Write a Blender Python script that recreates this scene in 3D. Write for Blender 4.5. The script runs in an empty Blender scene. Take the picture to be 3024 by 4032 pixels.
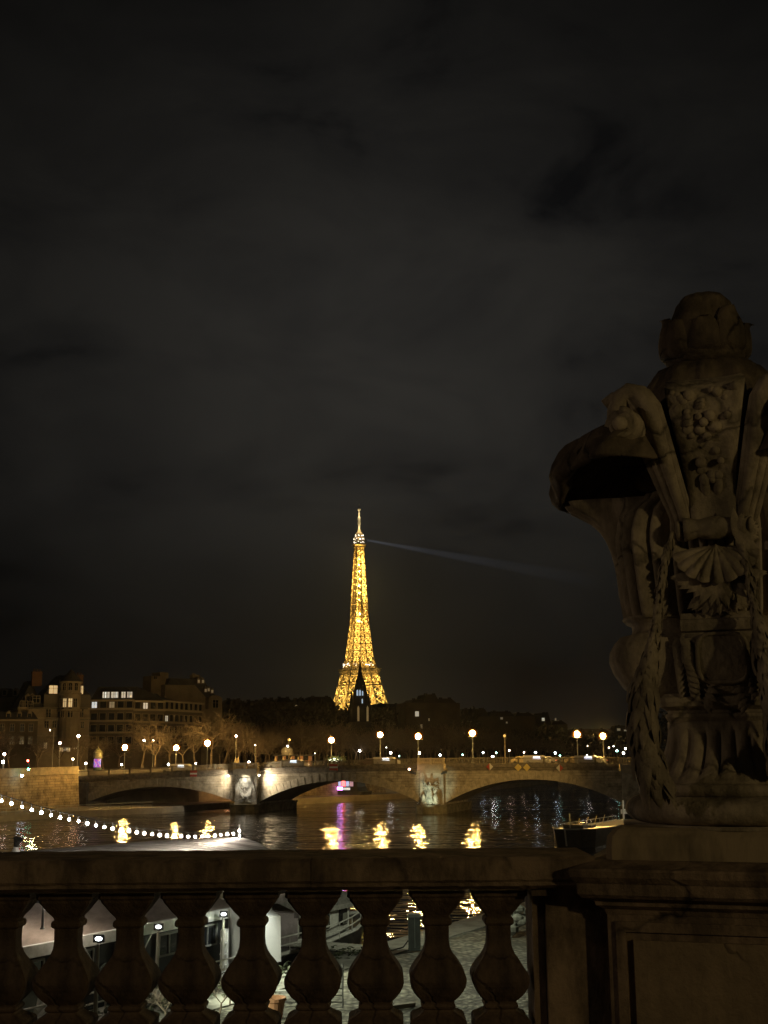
import bpy, math, random
from mathutils import Vector, Matrix
R = math.radians
C = bpy.context.scene.collection
S = bpy.context.scene
HAZE = .00004

# ------------------------------------------------------------------ camera
FPX, CX, CY, H = 4700.0, 1512.0, 2016.0, 10.5
PITCH, ROLL = math.atan(959 / 4700.0), R(0.45)
Fv = Vector((0, math.cos(PITCH), math.sin(PITCH)))
R0 = Vector((1, 0, 0)); U0 = Vector((0, -math.sin(PITCH), math.cos(PITCH)))
Rv = R0 * math.cos(ROLL) - U0 * math.sin(ROLL)
Uv = R0 * math.sin(ROLL) + U0 * math.cos(ROLL)
CAM = Vector((0, 0, H))
cam = bpy.data.cameras.new('camera'); cam_o = bpy.data.objects.new('camera', cam); C.objects.link(cam_o)
cam.sensor_fit = 'VERTICAL'; cam.sensor_height = 36; cam.lens = 36 * FPX / 4032
cam.clip_start = 0.1; cam.clip_end = 12000
M4 = Matrix.Identity(4)
for i in range(3):
    M4[i][0] = Rv[i]; M4[i][1] = Uv[i]; M4[i][2] = -Fv[i]; M4[i][3] = CAM[i]
cam_o.matrix_world = M4
S.camera = cam_o

def P(px, py, Y):            # a direction of the photograph followed out to the depth Y
    d = Fv + Rv * ((px - CX) / FPX) - Uv * ((py - CY) / FPX)
    return CAM + d * (Y / d.y)
def Pz(px, py, z):           # ... down to the height z
    d = Fv + Rv * ((px - CX) / FPX) - Uv * ((py - CY) / FPX)
    return CAM + d * ((z - H) / d.z)
def D(x, y, Y): return P(x * 1.8228, y * 1.8228, Y)

# ------------------------------------------------------------------ night sky
W = bpy.data.worlds.new('World'); S.world = W; W.use_nodes = True
nt = W.node_tree; N = nt.nodes; L = nt.links; N.clear()
def wn(t, **k):
    n = N.new(t)
    for a, b in k.items(): setattr(n, a, b)
    return n
sky = wn('ShaderNodeTexSky', sky_type='NISHITA', sun_disc=False, sun_elevation=R(-9), sun_rotation=R(250))
tc = wn('ShaderNodeTexCoord')
mp = wn('ShaderNodeMapping'); mp.inputs['Scale'].default_value = (1, 1, 1.9); mp.inputs['Location'].default_value = (0.1946, -0.1079, -0.1793)
L.new(tc.outputs['Generated'], mp.inputs['Vector'])
n1 = wn('ShaderNodeTexNoise'); n1.inputs['Scale'].default_value = 5.6; n1.inputs['Detail'].default_value = 7; n1.inputs['Roughness'].default_value = .55; n1.inputs['Distortion'].default_value = .4
L.new(mp.outputs['Vector'], n1.inputs['Vector'])
r1 = wn('ShaderNodeValToRGB')
r1.color_ramp.elements[0].position = .30; r1.color_ramp.elements[0].color = (.0034, .0034, .0036, 1)
r1.color_ramp.elements[1].position = .62; r1.color_ramp.elements[1].color = (.0125, .0118, .0105, 1)
e = r1.color_ramp.elements.new(.43); e.color = (.0088, .0084, .0078, 1)
L.new(n1.outputs['Fac'], r1.inputs['Fac'])
sx = wn('ShaderNodeSeparateXYZ'); L.new(tc.outputs['Generated'], sx.inputs[0])
r2 = wn('ShaderNodeValToRGB')                       # the cloud deck is thickest, and city-lit, some way above the roofs
cr = r2.color_ramp
cr.elements[0].position = 0.0; cr.elements[0].color = (.62, .62, .62, 1)
cr.elements[1].position = .66; cr.elements[1].color = (.5, .5, .48, 1)
for p, v in ((.08, .64), (.14, .98), (.21, 1.75), (.30, 1.92), (.37, 1.88), (.46, 1.25), (.56, .74)):
    e = cr.elements.new(p); e.color = (v, v, v, 1)
L.new(sx.outputs['Z'], r2.inputs['Fac'])
mx = wn('ShaderNodeMix', data_type='RGBA', blend_type='MULTIPLY'); mx.inputs[0].default_value = 1
L.new(r1.outputs[0], mx.inputs[6]); L.new(r2.outputs[0], mx.inputs[7])
mq = wn('ShaderNodeMath', operation='MULTIPLY'); L.new(sx.outputs['X'], mq.inputs[0]); L.new(sx.outputs['X'], mq.inputs[1])   # brightest over the lit centre of the city
ma = wn('ShaderNodeMath', operation='MULTIPLY_ADD'); L.new(mq.outputs[0], ma.inputs[0]); ma.inputs[1].default_value = 12; ma.inputs[2].default_value = 1
mi = wn('ShaderNodeMath', operation='DIVIDE'); mi.inputs[0].default_value = 1.0; L.new(ma.outputs[0], mi.inputs[1])
b1 = wn('ShaderNodeBackground'); L.new(sky.outputs[0], b1.inputs[0]); b1.inputs[1].default_value = .05
b2 = wn('ShaderNodeBackground'); L.new(mx.outputs[2], b2.inputs[0]); L.new(mi.outputs[0], b2.inputs[1])
ad = wn('ShaderNodeAddShader'); L.new(b1.outputs[0], ad.inputs[0]); L.new(b2.outputs[0], ad.inputs[1])
wo = wn('ShaderNodeOutputWorld'); L.new(ad.outputs[0], wo.inputs['Surface'])

S.view_settings.view_transform = 'Standard'; S.view_settings.look = 'None'
S.view_settings.exposure = 0; S.view_settings.gamma = 1
S.cycles.use_denoising = True
S.cycles.sample_clamp_indirect = 200
S.cycles.sample_clamp_direct = 0
S.cycles.max_bounces = 6; S.cycles.diffuse_bounces = 2; S.cycles.glossy_bounces = 3
S.cycles.volume_bounces = 0
S.cycles.caustics_reflective = False; S.cycles.caustics_refractive = False

def light(name, loc, power, col, radius=.15, kind='POINT', aim=None, spot=70, blend=.6, parent=None):
    l = bpy.data.lights.new(name, kind); l.energy = power; l.color = col; l.shadow_soft_size = radius; l.use_soft_falloff = False
    if kind == 'SPOT': l.spot_size = R(spot); l.spot_blend = blend
    o = bpy.data.objects.new(name, l); C.objects.link(o); o.location = loc
    if aim is not None:
        o.rotation_euler = (Vector(aim) - Vector(loc)).to_track_quat('-Z', 'Y').to_euler()
    if parent: adopt(o, parent)
    return o

# the lit lamps of the bridge the photographer stands on, behind him
WARM = (1.0, .60, .22)
light('bridge_lamp_glow', (9.4, -5.0, 13.0), 740, (1, .76, .36), .22)
light('bridge_lamp_glow', (-14.0, 3.0, 13.0), 430, (1, .74, .50), .25)

# ------------------------------------------------------------------ helpers
def world_of(o):
    m = o.matrix_basis.copy()
    return world_of(o.parent) @ o.matrix_parent_inverse @ m if o.parent else m
def adopt(o, parent):
    o.parent = parent
    o.matrix_parent_inverse = world_of(parent).inverted()

def tag(o, label=None, cat=None, group=None, kind=None):
    if label: o['label'] = label
    if cat: o['category'] = cat
    if group: o['group'] = group
    if kind: o['kind'] = kind
    return o
def thing(name, label, cat, loc=(0, 0, 0), rz=0, group=None):
    o = bpy.data.objects.new(name, None); C.objects.link(o)
    o.location = loc; o.rotation_euler = (0, 0, rz); o.empty_display_size = .2
    return tag(o, label, cat, group)
def copy_tree(o, parent=None):
    c = o.copy(); C.objects.link(c)
    if parent is not None: c.parent = parent
    for ch in o.children: copy_tree(ch, c)
    return c

class MB:
    """collects faces; build() links them as one mesh object"""
    def __init__(s): s.v = []; s.f = []
    def face(s, *pts):
        n = len(s.v); s.v += [tuple(p) for p in pts]; s.f.append(tuple(range(n, n + len(pts)))); return s
    def box(s, c, d, rz=0, taper=1.0):
        x, y, z = d[0] / 2, d[1] / 2, d[2] / 2; n = len(s.v); ca, sa = math.cos(rz), math.sin(rz)
        for k in (-1, 1):
            t = taper if k > 0 else 1
            for a, b in ((-1, -1), (1, -1), (1, 1), (-1, 1)):
                X, Y = a * x * t, b * y * t
                s.v.append((c[0] + X * ca - Y * sa, c[1] + X * sa + Y * ca, c[2] + k * z))
        s.f += [(n, n+3, n+2, n+1), (n+4, n+5, n+6, n+7)] + [(n+i, n+(i+1) % 4, n+4+(i+1) % 4, n+4+i) for i in range(4)]
        return s
    def bb(s, x0, x1, y0, y1, z0, z1): return s.box(((x0+x1)/2, (y0+y1)/2, (z0+z1)/2), (abs(x1-x0), abs(y1-y0), abs(z1-z0)))
    def tube(s, pts, rad, n=6, cap=True):
        pts = [Vector(p) for p in pts]
        if not hasattr(rad, '__len__'): rad = [rad] * len(pts)
        base = len(s.v); ref = None
        for i, p in enumerate(pts):
            t = (pts[min(i+1, len(pts)-1)] - pts[max(i-1, 0)])
            if t.length < 1e-9: t = Vector((0, 0, 1))
            t.normalize()
            if ref is None: ref = t.orthogonal().normalized()
            else:
                ref = ref - t * ref.dot(t)
                ref = ref.normalized() if ref.length > 1e-6 else t.orthogonal().normalized()
            b = t.cross(ref)
            for k in range(n):
                a = 2 * math.pi * k / n
                q = p + (ref * math.cos(a) + b * math.sin(a)) * rad[i]
                s.v.append((q.x, q.y, q.z))
        for i in range(len(pts) - 1):
            for k in range(n):
                a = base + i*n + k; b2 = base + i*n + (k+1) % n
                s.f.append((a, b2, b2 + n, a + n))
        if cap:
            s.f.append(tuple(base + k for k in reversed(range(n))))
            s.f.append(tuple(base + (len(pts)-1)*n + k for k in range(n)))
        return s
    def lathe(s, prof, n=24, c=(0, 0), rf=None, cap=True):
        base = len(s.v)
        for i, (r, z) in enumerate(prof):
            for k in range(n):
                a = 2 * math.pi * k / n
                q = r * (rf(a, z, i) if rf else 1)
                s.v.append((c[0] + q * math.cos(a), c[1] + q * math.sin(a), z))
        for i in range(len(prof) - 1):
            for k in range(n):
                a = base + i*n + k; b = base + i*n + (k+1) % n
                s.f.append((a, b, b + n, a + n))
        if cap:
            s.f.append(tuple(base + k for k in reversed(range(n))))
            s.f.append(tuple(base + (len(prof)-1)*n + k for k in range(n)))
        return s
    def square(s, prof, c, ch=.12):       # square-section turning with chamfered corners
        base = len(s.v)
        for (r, z) in prof:
            q = r * (1 - ch)
            for x, y in ((-q, -r), (q, -r), (r, -q), (r, q), (q, r), (-q, r), (-r, q), (-r, -q)):
                s.v.append((c[0] + x, c[1] + y, z))
        for i in range(len(prof) - 1):
            for k in range(8):
                a = base + i*8 + k; b = base + i*8 + (k+1) % 8
                s.f.append((a, b, b + 8, a + 8))
        s.f.append(tuple(base + k for k in reversed(range(8))))
        s.f.append(tuple(base + (len(prof)-1)*8 + k for k in range(8)))
        return s
    def ball(s, c, r, n=12, m=8, sc=(1, 1, 1)):
        prof = []
        base = len(s.v)
        for i in range(m + 1):
            t = math.pi * i / m
            rr = max(math.sin(t), 1e-4) * r; z = -math.cos(t) * r
            for k in range(n):
                a = 2 * math.pi * k / n
                s.v.append((c[0] + rr * math.cos(a) * sc[0], c[1] + rr * math.sin(a) * sc[1], c[2] + z * sc[2]))
        for i in range(m):
            for k in range(n):
                a = base + i*n + k; b = base + i*n + (k+1) % n
                s.f.append((a, b, b + n, a + n))
        return s
    def prism(s, poly, ax, t0, t1):       # poly of (a, b) pairs, extruded; ax(a, b, t) -> point
        n = len(poly); base = len(s.v)
        for t in (t0, t1):
            for a, b in poly: s.v.append(tuple(ax(a, b, t)))
        s.f.append(tuple(base + k for k in range(n))); s.f.append(tuple(base + n + k for k in reversed(range(n))))
        for k in range(n):
            s.f.append((base + k, base + n + k, base + n + (k+1) % n, base + (k+1) % n))
        return s
    def grid(s, rows):                     # rows of points -> quads
        base = len(s.v); m = len(rows[0])
        for r in rows: s.v += [tuple(p) for p in r]
        for i in range(len(rows) - 1):
            for k in range(m - 1):
                a = base + i*m + k
                s.f.append((a, a + 1, a + m + 1, a + m))
        return s
    def leaf(s, p, d, nrm, ln, w, th=.25):   # a pointed carved leaf
        d = Vector(d).normalized(); nrm = Vector(nrm).normalized(); b = d.cross(nrm).normalized(); nrm = b.cross(d)
        p = Vector(p); base = len(s.v); k = 5
        for i in range(k + 1):
            t = i / k; ww = w * math.sin(math.pi * min(.12 + t * .88, 1)) + 1e-4; q = p + d * ln * t + nrm * (w * th * 1.2 * math.sin(math.pi * t) - w * .9 * t * t)
            for o in (-1, 0, 1):
                s.v.append(tuple(q + b * ww * o + nrm * (w * th if o == 0 else 0)))
        for i in range(k):
            for j in range(2):
                a = base + i*3 + j; s.f.append((a, a+1, a+4, a+3))
        return s
    def turn(s, c, a):
        ca, sa = math.cos(a), math.sin(a)
        s.v = [(c[0] + (x - c[0]) * ca - (y - c[1]) * sa, c[1] + (x - c[0]) * sa + (y - c[1]) * ca, z) for x, y, z in s.v]; return s
    def build(s, name, m, parent=None, smooth=False, local=False):
        me = bpy.data.meshes.new(name)
        if parent is None and not local:                   # put the origin at the base of the thing
            xs = [p[0] for p in s.v]; ys = [p[1] for p in s.v]; zs = [p[2] for p in s.v]
            o3 = ((min(xs)+max(xs))/2, (min(ys)+max(ys))/2, min(zs))
        else: o3 = (0, 0, 0)
        me.from_pydata([(p[0]-o3[0], p[1]-o3[1], p[2]-o3[2]) for p in s.v], [], s.f); me.update()
        if smooth: me.polygons.foreach_set('use_smooth', [True] * len(me.polygons))
        me.materials.append(m)
        o = bpy.data.objects.new(name, me); C.objects.link(o); o.location = o3
        if parent is not None:
            if local: o.parent = parent
            else: adopt(o, parent)
        return o

# ------------------------------------------------------------------ materials
MATS = {}
def mat(name, col, rough=.8, col2=None, scale=4, bump=0, bscale=None, metal=0, detail=6, lo=.35, hi=.65, emit=0, spec=.3, coords='Object', stretch=None):
    if name in MATS: return MATS[name]
    m = bpy.data.materials.new(name); m.use_nodes = True; MATS[name] = m
    n = m.node_tree.nodes; l = m.node_tree.links; b = n['Principled BSDF']
    b.inputs['Base Color'].default_value = (*col, 1); b.inputs['Roughness'].default_value = rough; b.inputs['Metallic'].default_value = metal
    b.inputs['Specular IOR Level'].default_value = spec
    if emit: b.inputs['Emission Color'].default_value = (*col, 1); b.inputs['Emission Strength'].default_value = emit
    if col2 or bump:
        t = n.new('ShaderNodeTexCoord'); src = t.outputs[coords]
        if stretch:
            q = n.new('ShaderNodeMapping'); q.inputs['Scale'].default_value = stretch; l.new(src, q.inputs[0]); src = q.outputs[0]
    if col2:
        x = n.new('ShaderNodeTexNoise'); x.inputs['Scale'].default_value = scale; x.inputs['Detail'].default_value = detail; x.inputs['Roughness'].default_value = .62
        l.new(src, x.inputs['Vector'])
        r = n.new('ShaderNodeValToRGB'); r.color_ramp.elements[0].position = lo; r.color_ramp.elements[1].position = hi
        r.color_ramp.elements[0].color = (*col2, 1); r.color_ramp.elements[1].color = (*col, 1)
        l.new(x.outputs['Fac'], r.inputs[0]); l.new(r.outputs[0], b.inputs['Base Color'])
    if bump:
        x = n.new('ShaderNodeTexNoise'); x.inputs['Scale'].default_value = bscale or scale * 4; x.inputs['Detail'].default_value = 5
        l.new(src, x.inputs['Vector'])
        u = n.new('ShaderNodeBump'); u.inputs['Strength'].default_value = bump; u.inputs['Distance'].default_value = .02
        l.new(x.outputs['Fac'], u.inputs['Height']); l.new(u.outputs[0], b.inputs['Normal'])
    return m
def glow(name, col, s):
    if name in MATS: return MATS[name]
    m = bpy.data.materials.new(name); m.use_nodes = True; MATS[name] = m
    n = m.node_tree.nodes; b = n['Principled BSDF']
    b.inputs['Base Color'].default_value = (.8, .8, .8, 1); b.inputs['Emission Color'].default_value = (*col, 1); b.inputs['Emission Strength'].default_value = s
    return m
def veined(name, col, dark, vein=.0, cs=1.6, soot=.4):       # old limestone with cracks, dirt and bump
    m = bpy.data.materials.new(name); m.use_nodes = True; MATS[name] = m
    n = m.node_tree.nodes; l = m.node_tree.links; b = n['Principled BSDF']; b.inputs['Roughness'].default_value = .78; b.inputs['Specular IOR Level'].default_value = .25
    t = n.new('ShaderNodeTexCoord')
    x = n.new('ShaderNodeTexNoise'); x.inputs['Scale'].default_value = 3.2; x.inputs['Detail'].default_value = 9; x.inputs['Roughness'].default_value = .66
    l.new(t.outputs['Object'], x.inputs['Vector'])
    r = n.new('ShaderNodeValToRGB'); r.color_ramp.elements[0].position = .32; r.color_ramp.elements[1].position = .6
    r.color_ramp.elements[0].color = (*dark, 1); r.color_ramp.elements[1].color = (*col, 1); l.new(x.outputs['Fac'], r.inputs[0])
    d = n.new('ShaderNodeTexNoise'); d.inputs['Scale'].default_value = 5; d.inputs['Detail'].default_value = 4; l.new(t.outputs['Object'], d.inputs['Vector'])
    va = n.new('ShaderNodeMix'); va.data_type = 'VECTOR'; va.inputs[0].default_value = .17
    l.new(t.outputs['Object'], va.inputs[4]); l.new(d.outputs['Color'], va.inputs[5])
    v = n.new('ShaderNodeTexVoronoi'); v.feature = 'DISTANCE_TO_EDGE'; v.inputs['Scale'].default_value = cs; l.new(va.outputs[1], v.inputs['Vector'])
    rv = n.new('ShaderNodeValToRGB'); rv.color_ramp.elements[0].position = 0; rv.color_ramp.elements[1].position = .02
    k = 1 - vein; rv.color_ramp.elements[0].color = (k, k, k, 1); rv.color_ramp.elements[1].color = (1, 1, 1, 1); l.new(v.outputs['Distance'], rv.inputs[0])
    g = n.new('ShaderNodeTexNoise'); g.inputs['Scale'].default_value = 1.7; l.new(t.outputs['Object'], g.inputs['Vector'])
    gr = n.new('ShaderNodeValToRGB'); gr.color_ramp.elements[0].position = .47; gr.color_ramp.elements[1].position = .56; l.new(g.outputs['Fac'], gr.inputs[0])
    mm = n.new('ShaderNodeMix'); mm.data_type = 'RGBA'; l.new(gr.outputs[0], mm.inputs[0]); mm.inputs[6].default_value = (1, 1, 1, 1); l.new(rv.outputs[0], mm.inputs[7])
    mu = n.new('ShaderNodeMix'); mu.data_type = 'RGBA'; mu.blend_type = 'MULTIPLY'; mu.inputs[0].default_value = 1
    l.new(r.outputs[0], mu.inputs[6]); l.new(mm.outputs[2], mu.inputs[7]); l.new(mu.outputs[2], b.inputs['Base Color'])
    f = n.new('ShaderNodeTexNoise'); f.inputs['Scale'].default_value = 38; f.inputs['Detail'].default_value = 6; l.new(t.outputs['Object'], f.inputs['Vector'])
    a2 = n.new('ShaderNodeMath'); a2.operation = 'MULTIPLY_ADD'; a2.inputs[1].default_value = .35; l.new(f.outputs['Fac'], a2.inputs[0]); l.new(mm.outputs[2], a2.inputs[2])
    w = n.new('ShaderNodeTexNoise'); w.inputs['Scale'].default_value = 11; w.inputs['Detail'].default_value = 7; w.inputs['Roughness'].default_value = .7; l.new(t.outputs['Object'], w.inputs['Vector'])
    a3 = n.new('ShaderNodeMath'); a3.operation = 'MULTIPLY_ADD'; a3.inputs[1].default_value = 1.5; l.new(w.outputs['Fac'], a3.inputs[0]); l.new(a2.outputs[0], a3.inputs[2]); a2 = a3
    so = n.new('ShaderNodeMapping'); so.inputs['Scale'].default_value = (1, 1, .35); l.new(t.outputs['Object'], so.inputs[0])
    sn = n.new('ShaderNodeTexNoise'); sn.inputs['Scale'].default_value = 5.5; sn.inputs['Detail'].default_value = 8; sn.inputs['Roughness'].default_value = .68; l.new(so.outputs[0], sn.inputs['Vector'])
    sr = n.new('ShaderNodeValToRGB'); sr.color_ramp.elements[0].position = .40; sr.color_ramp.elements[1].position = .58; sr.color_ramp.elements[0].color = (soot, soot, soot, 1); sr.color_ramp.elements[1].color = (1, 1, 1, 1); l.new(sn.outputs['Fac'], sr.inputs[0])
    sm_ = n.new('ShaderNodeMix'); sm_.data_type = 'RGBA'; sm_.blend_type = 'MULTIPLY'; sm_.inputs[0].default_value = 1; l.new(mu.outputs[2], sm_.inputs[6]); l.new(sr.outputs[0], sm_.inputs[7]); l.new(sm_.outputs[2], b.inputs['Base Color'])
    u = n.new('ShaderNodeBump'); u.inputs['Strength'].default_value = .8; u.inputs['Distance'].default_value = .014; l.new(a2.outputs[0], u.inputs['Height']); l.new(u.outputs[0], b.inputs['Normal'])
    return m
def bricked(name, col, col2, mortar, bw, rh, frame, bump=.5):   # ashlar courses; frame 'uz' uses object X and Z
    m = bpy.data.materials.new(name); m.use_nodes = True; MATS[name] = m
    n = m.node_tree.nodes; l = m.node_tree.links; b = n['Principled BSDF']; b.inputs['Roughness'].default_value = .85; b.inputs['Specular IOR Level'].default_value = .2
    t = n.new('ShaderNodeTexCoord'); sp = n.new('ShaderNodeSeparateXYZ'); l.new(t.outputs['Object'], sp.inputs[0])
    cb = n.new('ShaderNodeCombineXYZ')
    if frame == 'uz':
        l.new(sp.outputs['X'], cb.inputs[0]); l.new(sp.outputs['Z'], cb.inputs[1])
    else:
        l.new(sp.outputs['X'], cb.inputs[0]); l.new(sp.outputs['Y'], cb.inputs[1])
    k = n.new('ShaderNodeTexBrick'); k.inputs['Scale'].default_value = 1; k.inputs['Brick Width'].default_value = bw; k.inputs['Row Height'].default_value = rh
    k.inputs['Mortar Size'].default_value = min(bw, rh) * .05; k.inputs['Color1'].default_value = (*col, 1); k.inputs['Color2'].default_value = (*col2, 1); k.inputs['Mortar'].default_value = (*mortar, 1)
    l.new(cb.outputs[0], k.inputs['Vector'])
    x = n.new('ShaderNodeTexNoise'); x.inputs['Scale'].default_value = .55; x.inputs['Detail'].default_value = 8; x.inputs['Roughness'].default_value = .65; l.new(t.outputs['Object'], x.inputs['Vector'])
    r = n.new('ShaderNodeValToRGB'); r.color_ramp.elements[0].position = .36; r.color_ramp.elements[1].position = .58; r.color_ramp.elements[0].color = (.42, .40, .36, 1); r.color_ramp.elements[1].color = (1, 1, 1, 1)
    l.new(x.outputs['Fac'], r.inputs[0])
    mu = n.new('ShaderNodeMix'); mu.data_type = 'RGBA'; mu.blend_type = 'MULTIPLY'; mu.inputs[0].default_value = 1
    l.new(k.outputs['Color'], mu.inputs[6]); l.new(r.outputs[0], mu.inputs[7]); l.new(mu.outputs[2], b.inputs['Base Color'])
    u = n.new('ShaderNodeBump'); u.inputs['Strength'].default_value = bump; u.inputs['Distance'].default_value = .04; u.invert = True
    l.new(k.outputs['Fac'], u.inputs['Height']); l.new(u.outputs[0], b.inputs['Normal'])
    return m

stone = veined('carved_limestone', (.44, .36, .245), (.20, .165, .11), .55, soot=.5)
stone_dark = veined('weathered_dimmed_limestone', (.17, .13, .085), (.055, .043, .028), .75, soot=.5)  # weathered, and darkened further to put the urn top's weak light into the colour
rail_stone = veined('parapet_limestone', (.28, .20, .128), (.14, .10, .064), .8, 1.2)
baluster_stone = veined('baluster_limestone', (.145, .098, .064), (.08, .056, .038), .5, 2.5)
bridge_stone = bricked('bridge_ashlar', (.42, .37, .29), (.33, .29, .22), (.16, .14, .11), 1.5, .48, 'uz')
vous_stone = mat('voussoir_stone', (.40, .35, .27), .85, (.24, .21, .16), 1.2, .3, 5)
pier_stone = mat('pier_stone', (.40, .36, .29), .85, (.15, .13, .10), .8, .3, 6)
statue_stone = mat('statue_stone', (.42, .40, .34), .8, (.09, .085, .07), 1.1, .4, 5)
cornice_stone = mat('cornice_stone', (.20, .17, .13), .85, (.10, .085, .065), 1.5)
quaywall_stone = bricked('quay_wall_ashlar', (.36, .29, .18), (.27, .215, .13), (.11, .09, .06), 1.3, .5, 'uz')
iron = mat('dark_iron', (.05, .05, .045), .5, metal=.4)
pale_iron = mat('pale_painted_iron', (.13, .11, .075), .6)
grey_iron = mat('grey_painted_iron', (.30, .31, .29), .5)
white_paint = mat('white_paint', (.72, .72, .68), .45, (.5, .5, .46), 2.5)
dark_hull = mat('dark_hull_paint', (.022, .024, .022), .4, (.05, .045, .04), 1.5)
black_cabin = mat('black_cabin_wall', (.02, .022, .022), .45)
glass_dark = mat('dark_glass', (.012, .014, .016), .12, spec=.6)
bark = mat('tree_bark', (.16, .125, .09), .9, (.08, .065, .05), 1.2)
slate = mat('roof_slate', (.035, .036, .04), .6, (.022, .022, .024), 1.4)
asphalt = mat('asphalt', (.05, .048, .045), .85, (.035, .034, .032), .6)
paving = mat('pavement_stone', (.28, .25, .20), .85, (.2, .18, .15), .5)
lit_warm = glow('lit_window_warm', (1, .72, .36), .42)
lit_pale = glow('lit_window_pale', (.95, .93, .78), .34)
lit_white = glow('lit_window_white', (.85, .95, 1.0), .6)

# ------------------------------------------------------------------ the river and its banks
def water_material():
    m = bpy.data.materials.new('river_water'); m.use_nodes = True
    n = m.node_tree.nodes; l = m.node_tree.links; b = n['Principled BSDF']
    b.inputs['Base Color'].default_value = (.012, .012, .010, 1); b.inputs['Roughness'].default_value = .06; b.inputs['IOR'].default_value = 1.33
    b.inputs['Specular IOR Level'].default_value = .5
    t = n.new('ShaderNodeTexCoord')
    q = n.new('ShaderNodeMapping'); q.inputs['Scale'].default_value = (.30, .85, 1); q.inputs['Rotation'].default_value = (0, 0, R(-8)); l.new(t.outputs['Object'], q.inputs[0])
    a = n.new('ShaderNodeTexNoise'); a.inputs['Scale'].default_value = .50; a.inputs['Detail'].default_value = 2; a.inputs['Roughness'].default_value = .5; l.new(q.outputs[0], a.inputs['Vector'])
    c = n.new('ShaderNodeTexNoise'); c.inputs['Scale'].default_value = .09; c.inputs['Detail'].default_value = 3; l.new(q.outputs[0], c.inputs['Vector'])
    ad = n.new('ShaderNodeMath'); ad.operation = 'MULTIPLY_ADD'; ad.inputs[1].default_value = 1.6; l.new(c.outputs['Fac'], ad.inputs[0])
    q2 = n.new('ShaderNodeMapping'); q2.inputs['Scale'].default_value = (.50, 1, 1); l.new(t.outputs['Object'], q2.inputs[0])
    f = n.new('ShaderNodeTexNoise'); f.inputs['Scale'].default_value = 1.15; f.inputs['Detail'].default_value = 1; l.new(q2.outputs[0], f.inputs['Vector'])
    a2 = n.new('ShaderNodeMath'); a2.operation = 'MULTIPLY_ADD'; a2.inputs[1].default_value = .34; l.new(f.outputs['Fac'], a2.inputs[0]); l.new(a.outputs['Fac'], a2.inputs[2]); l.new(a2.outputs[0], ad.inputs[2])
    u = n.new('ShaderNodeBump'); u.inputs['Strength'].default_value = 1; u.inputs['Distance'].default_value = .40; l.new(ad.outputs[0], u.inputs['Height']); l.new(u.outputs[0], b.inputs['Normal'])
    return m
mb = MB(); mb.face((-400, -60, 0), (900, -60, 0), (900, 1500, 0), (-400, 1500, 0))
tag(mb.build('river', water_material()), 'dark river water with lamp reflections', 'river', kind='structure')

def slab(name, poly, z0, z1, m, label, cat, kind='structure'):
    b = MB(); b.prism(poly, lambda a, c, t: (a, c, t), z0, z1)
    return tag(b.build(name, m), label, cat, kind=kind)
# far (left) bank: street level, reaching to the horizon
bank_edge = [(-30, 262), (4, 318), (30, 400), (70, 520), (150, 900), (420, 1700)]
slab('far_bank', [(-63, 252)] + [(-40, 262)] + bank_edge[1:] + [(3000, 6000), (-3000, 6000), (-3000, 60), (-250, 60), (-92, 178), (-76, 212), (-66, 240)], -1, 8.0, paving, 'paved street level of the far bank', 'street')
# the low quay at the foot of the far wall
slab('low_quay', [(-260, 50), (-86, 170), (-62, 214), (-52, 226), (-43, 236), (-30, 268), (-40, 280), (-260, 200)], -1, 1.1, paving, 'low stone quay along the far wall', 'quay')
slab('far_quay', [(-38, 262), (-26, 262), (16, 322), (42, 400), (84, 520), (164, 900), (130, 900), (20, 380)], -1, 1.3, mat('far_quay_stone', (.42, .37, .28), .9, (.3, .26, .2), .3), 'low quay on the far bank beyond the arch', 'quay')

# ------------------------------------------------------------------ the stone bridge over the river
BX, BY, BA = 8.58, 226.4, math.atan(.3)
def br(u, v, z):
    return Vector((BX + u * math.cos(BA) + v * math.sin(BA), BY - u * math.sin(BA) + v * math.cos(BA), z))
bridge = thing('stone_bridge', 'long stone arch bridge with lit piers crossing the river', 'bridge', (BX, BY, 0), -BA)
def deck(u): return 8.85 - .00030 * (u - 10) ** 2          # top of the cornice
PIERS = [-74, -37, 0, 37, 74]; PW = 2.45; WID = 18.0; SPR = 1.9
def arch_z(u, i, off=0):                                  # intrados of the arch between piers i and i+1
    a, b = PIERS[i] + PW, PIERS[i+1] - PW
    c = (a + b) / 2; hw = (b - a) / 2
    crown = deck(c) - 2.75; rise = crown - SPR
    rad = (hw * hw + rise * rise) / (2 * rise)
    x = max(-1, min(1, (u - c) / (rad + off)))
    return crown - rad + (rad + off) * math.sqrt(max(0, 1 - x * x))
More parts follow.
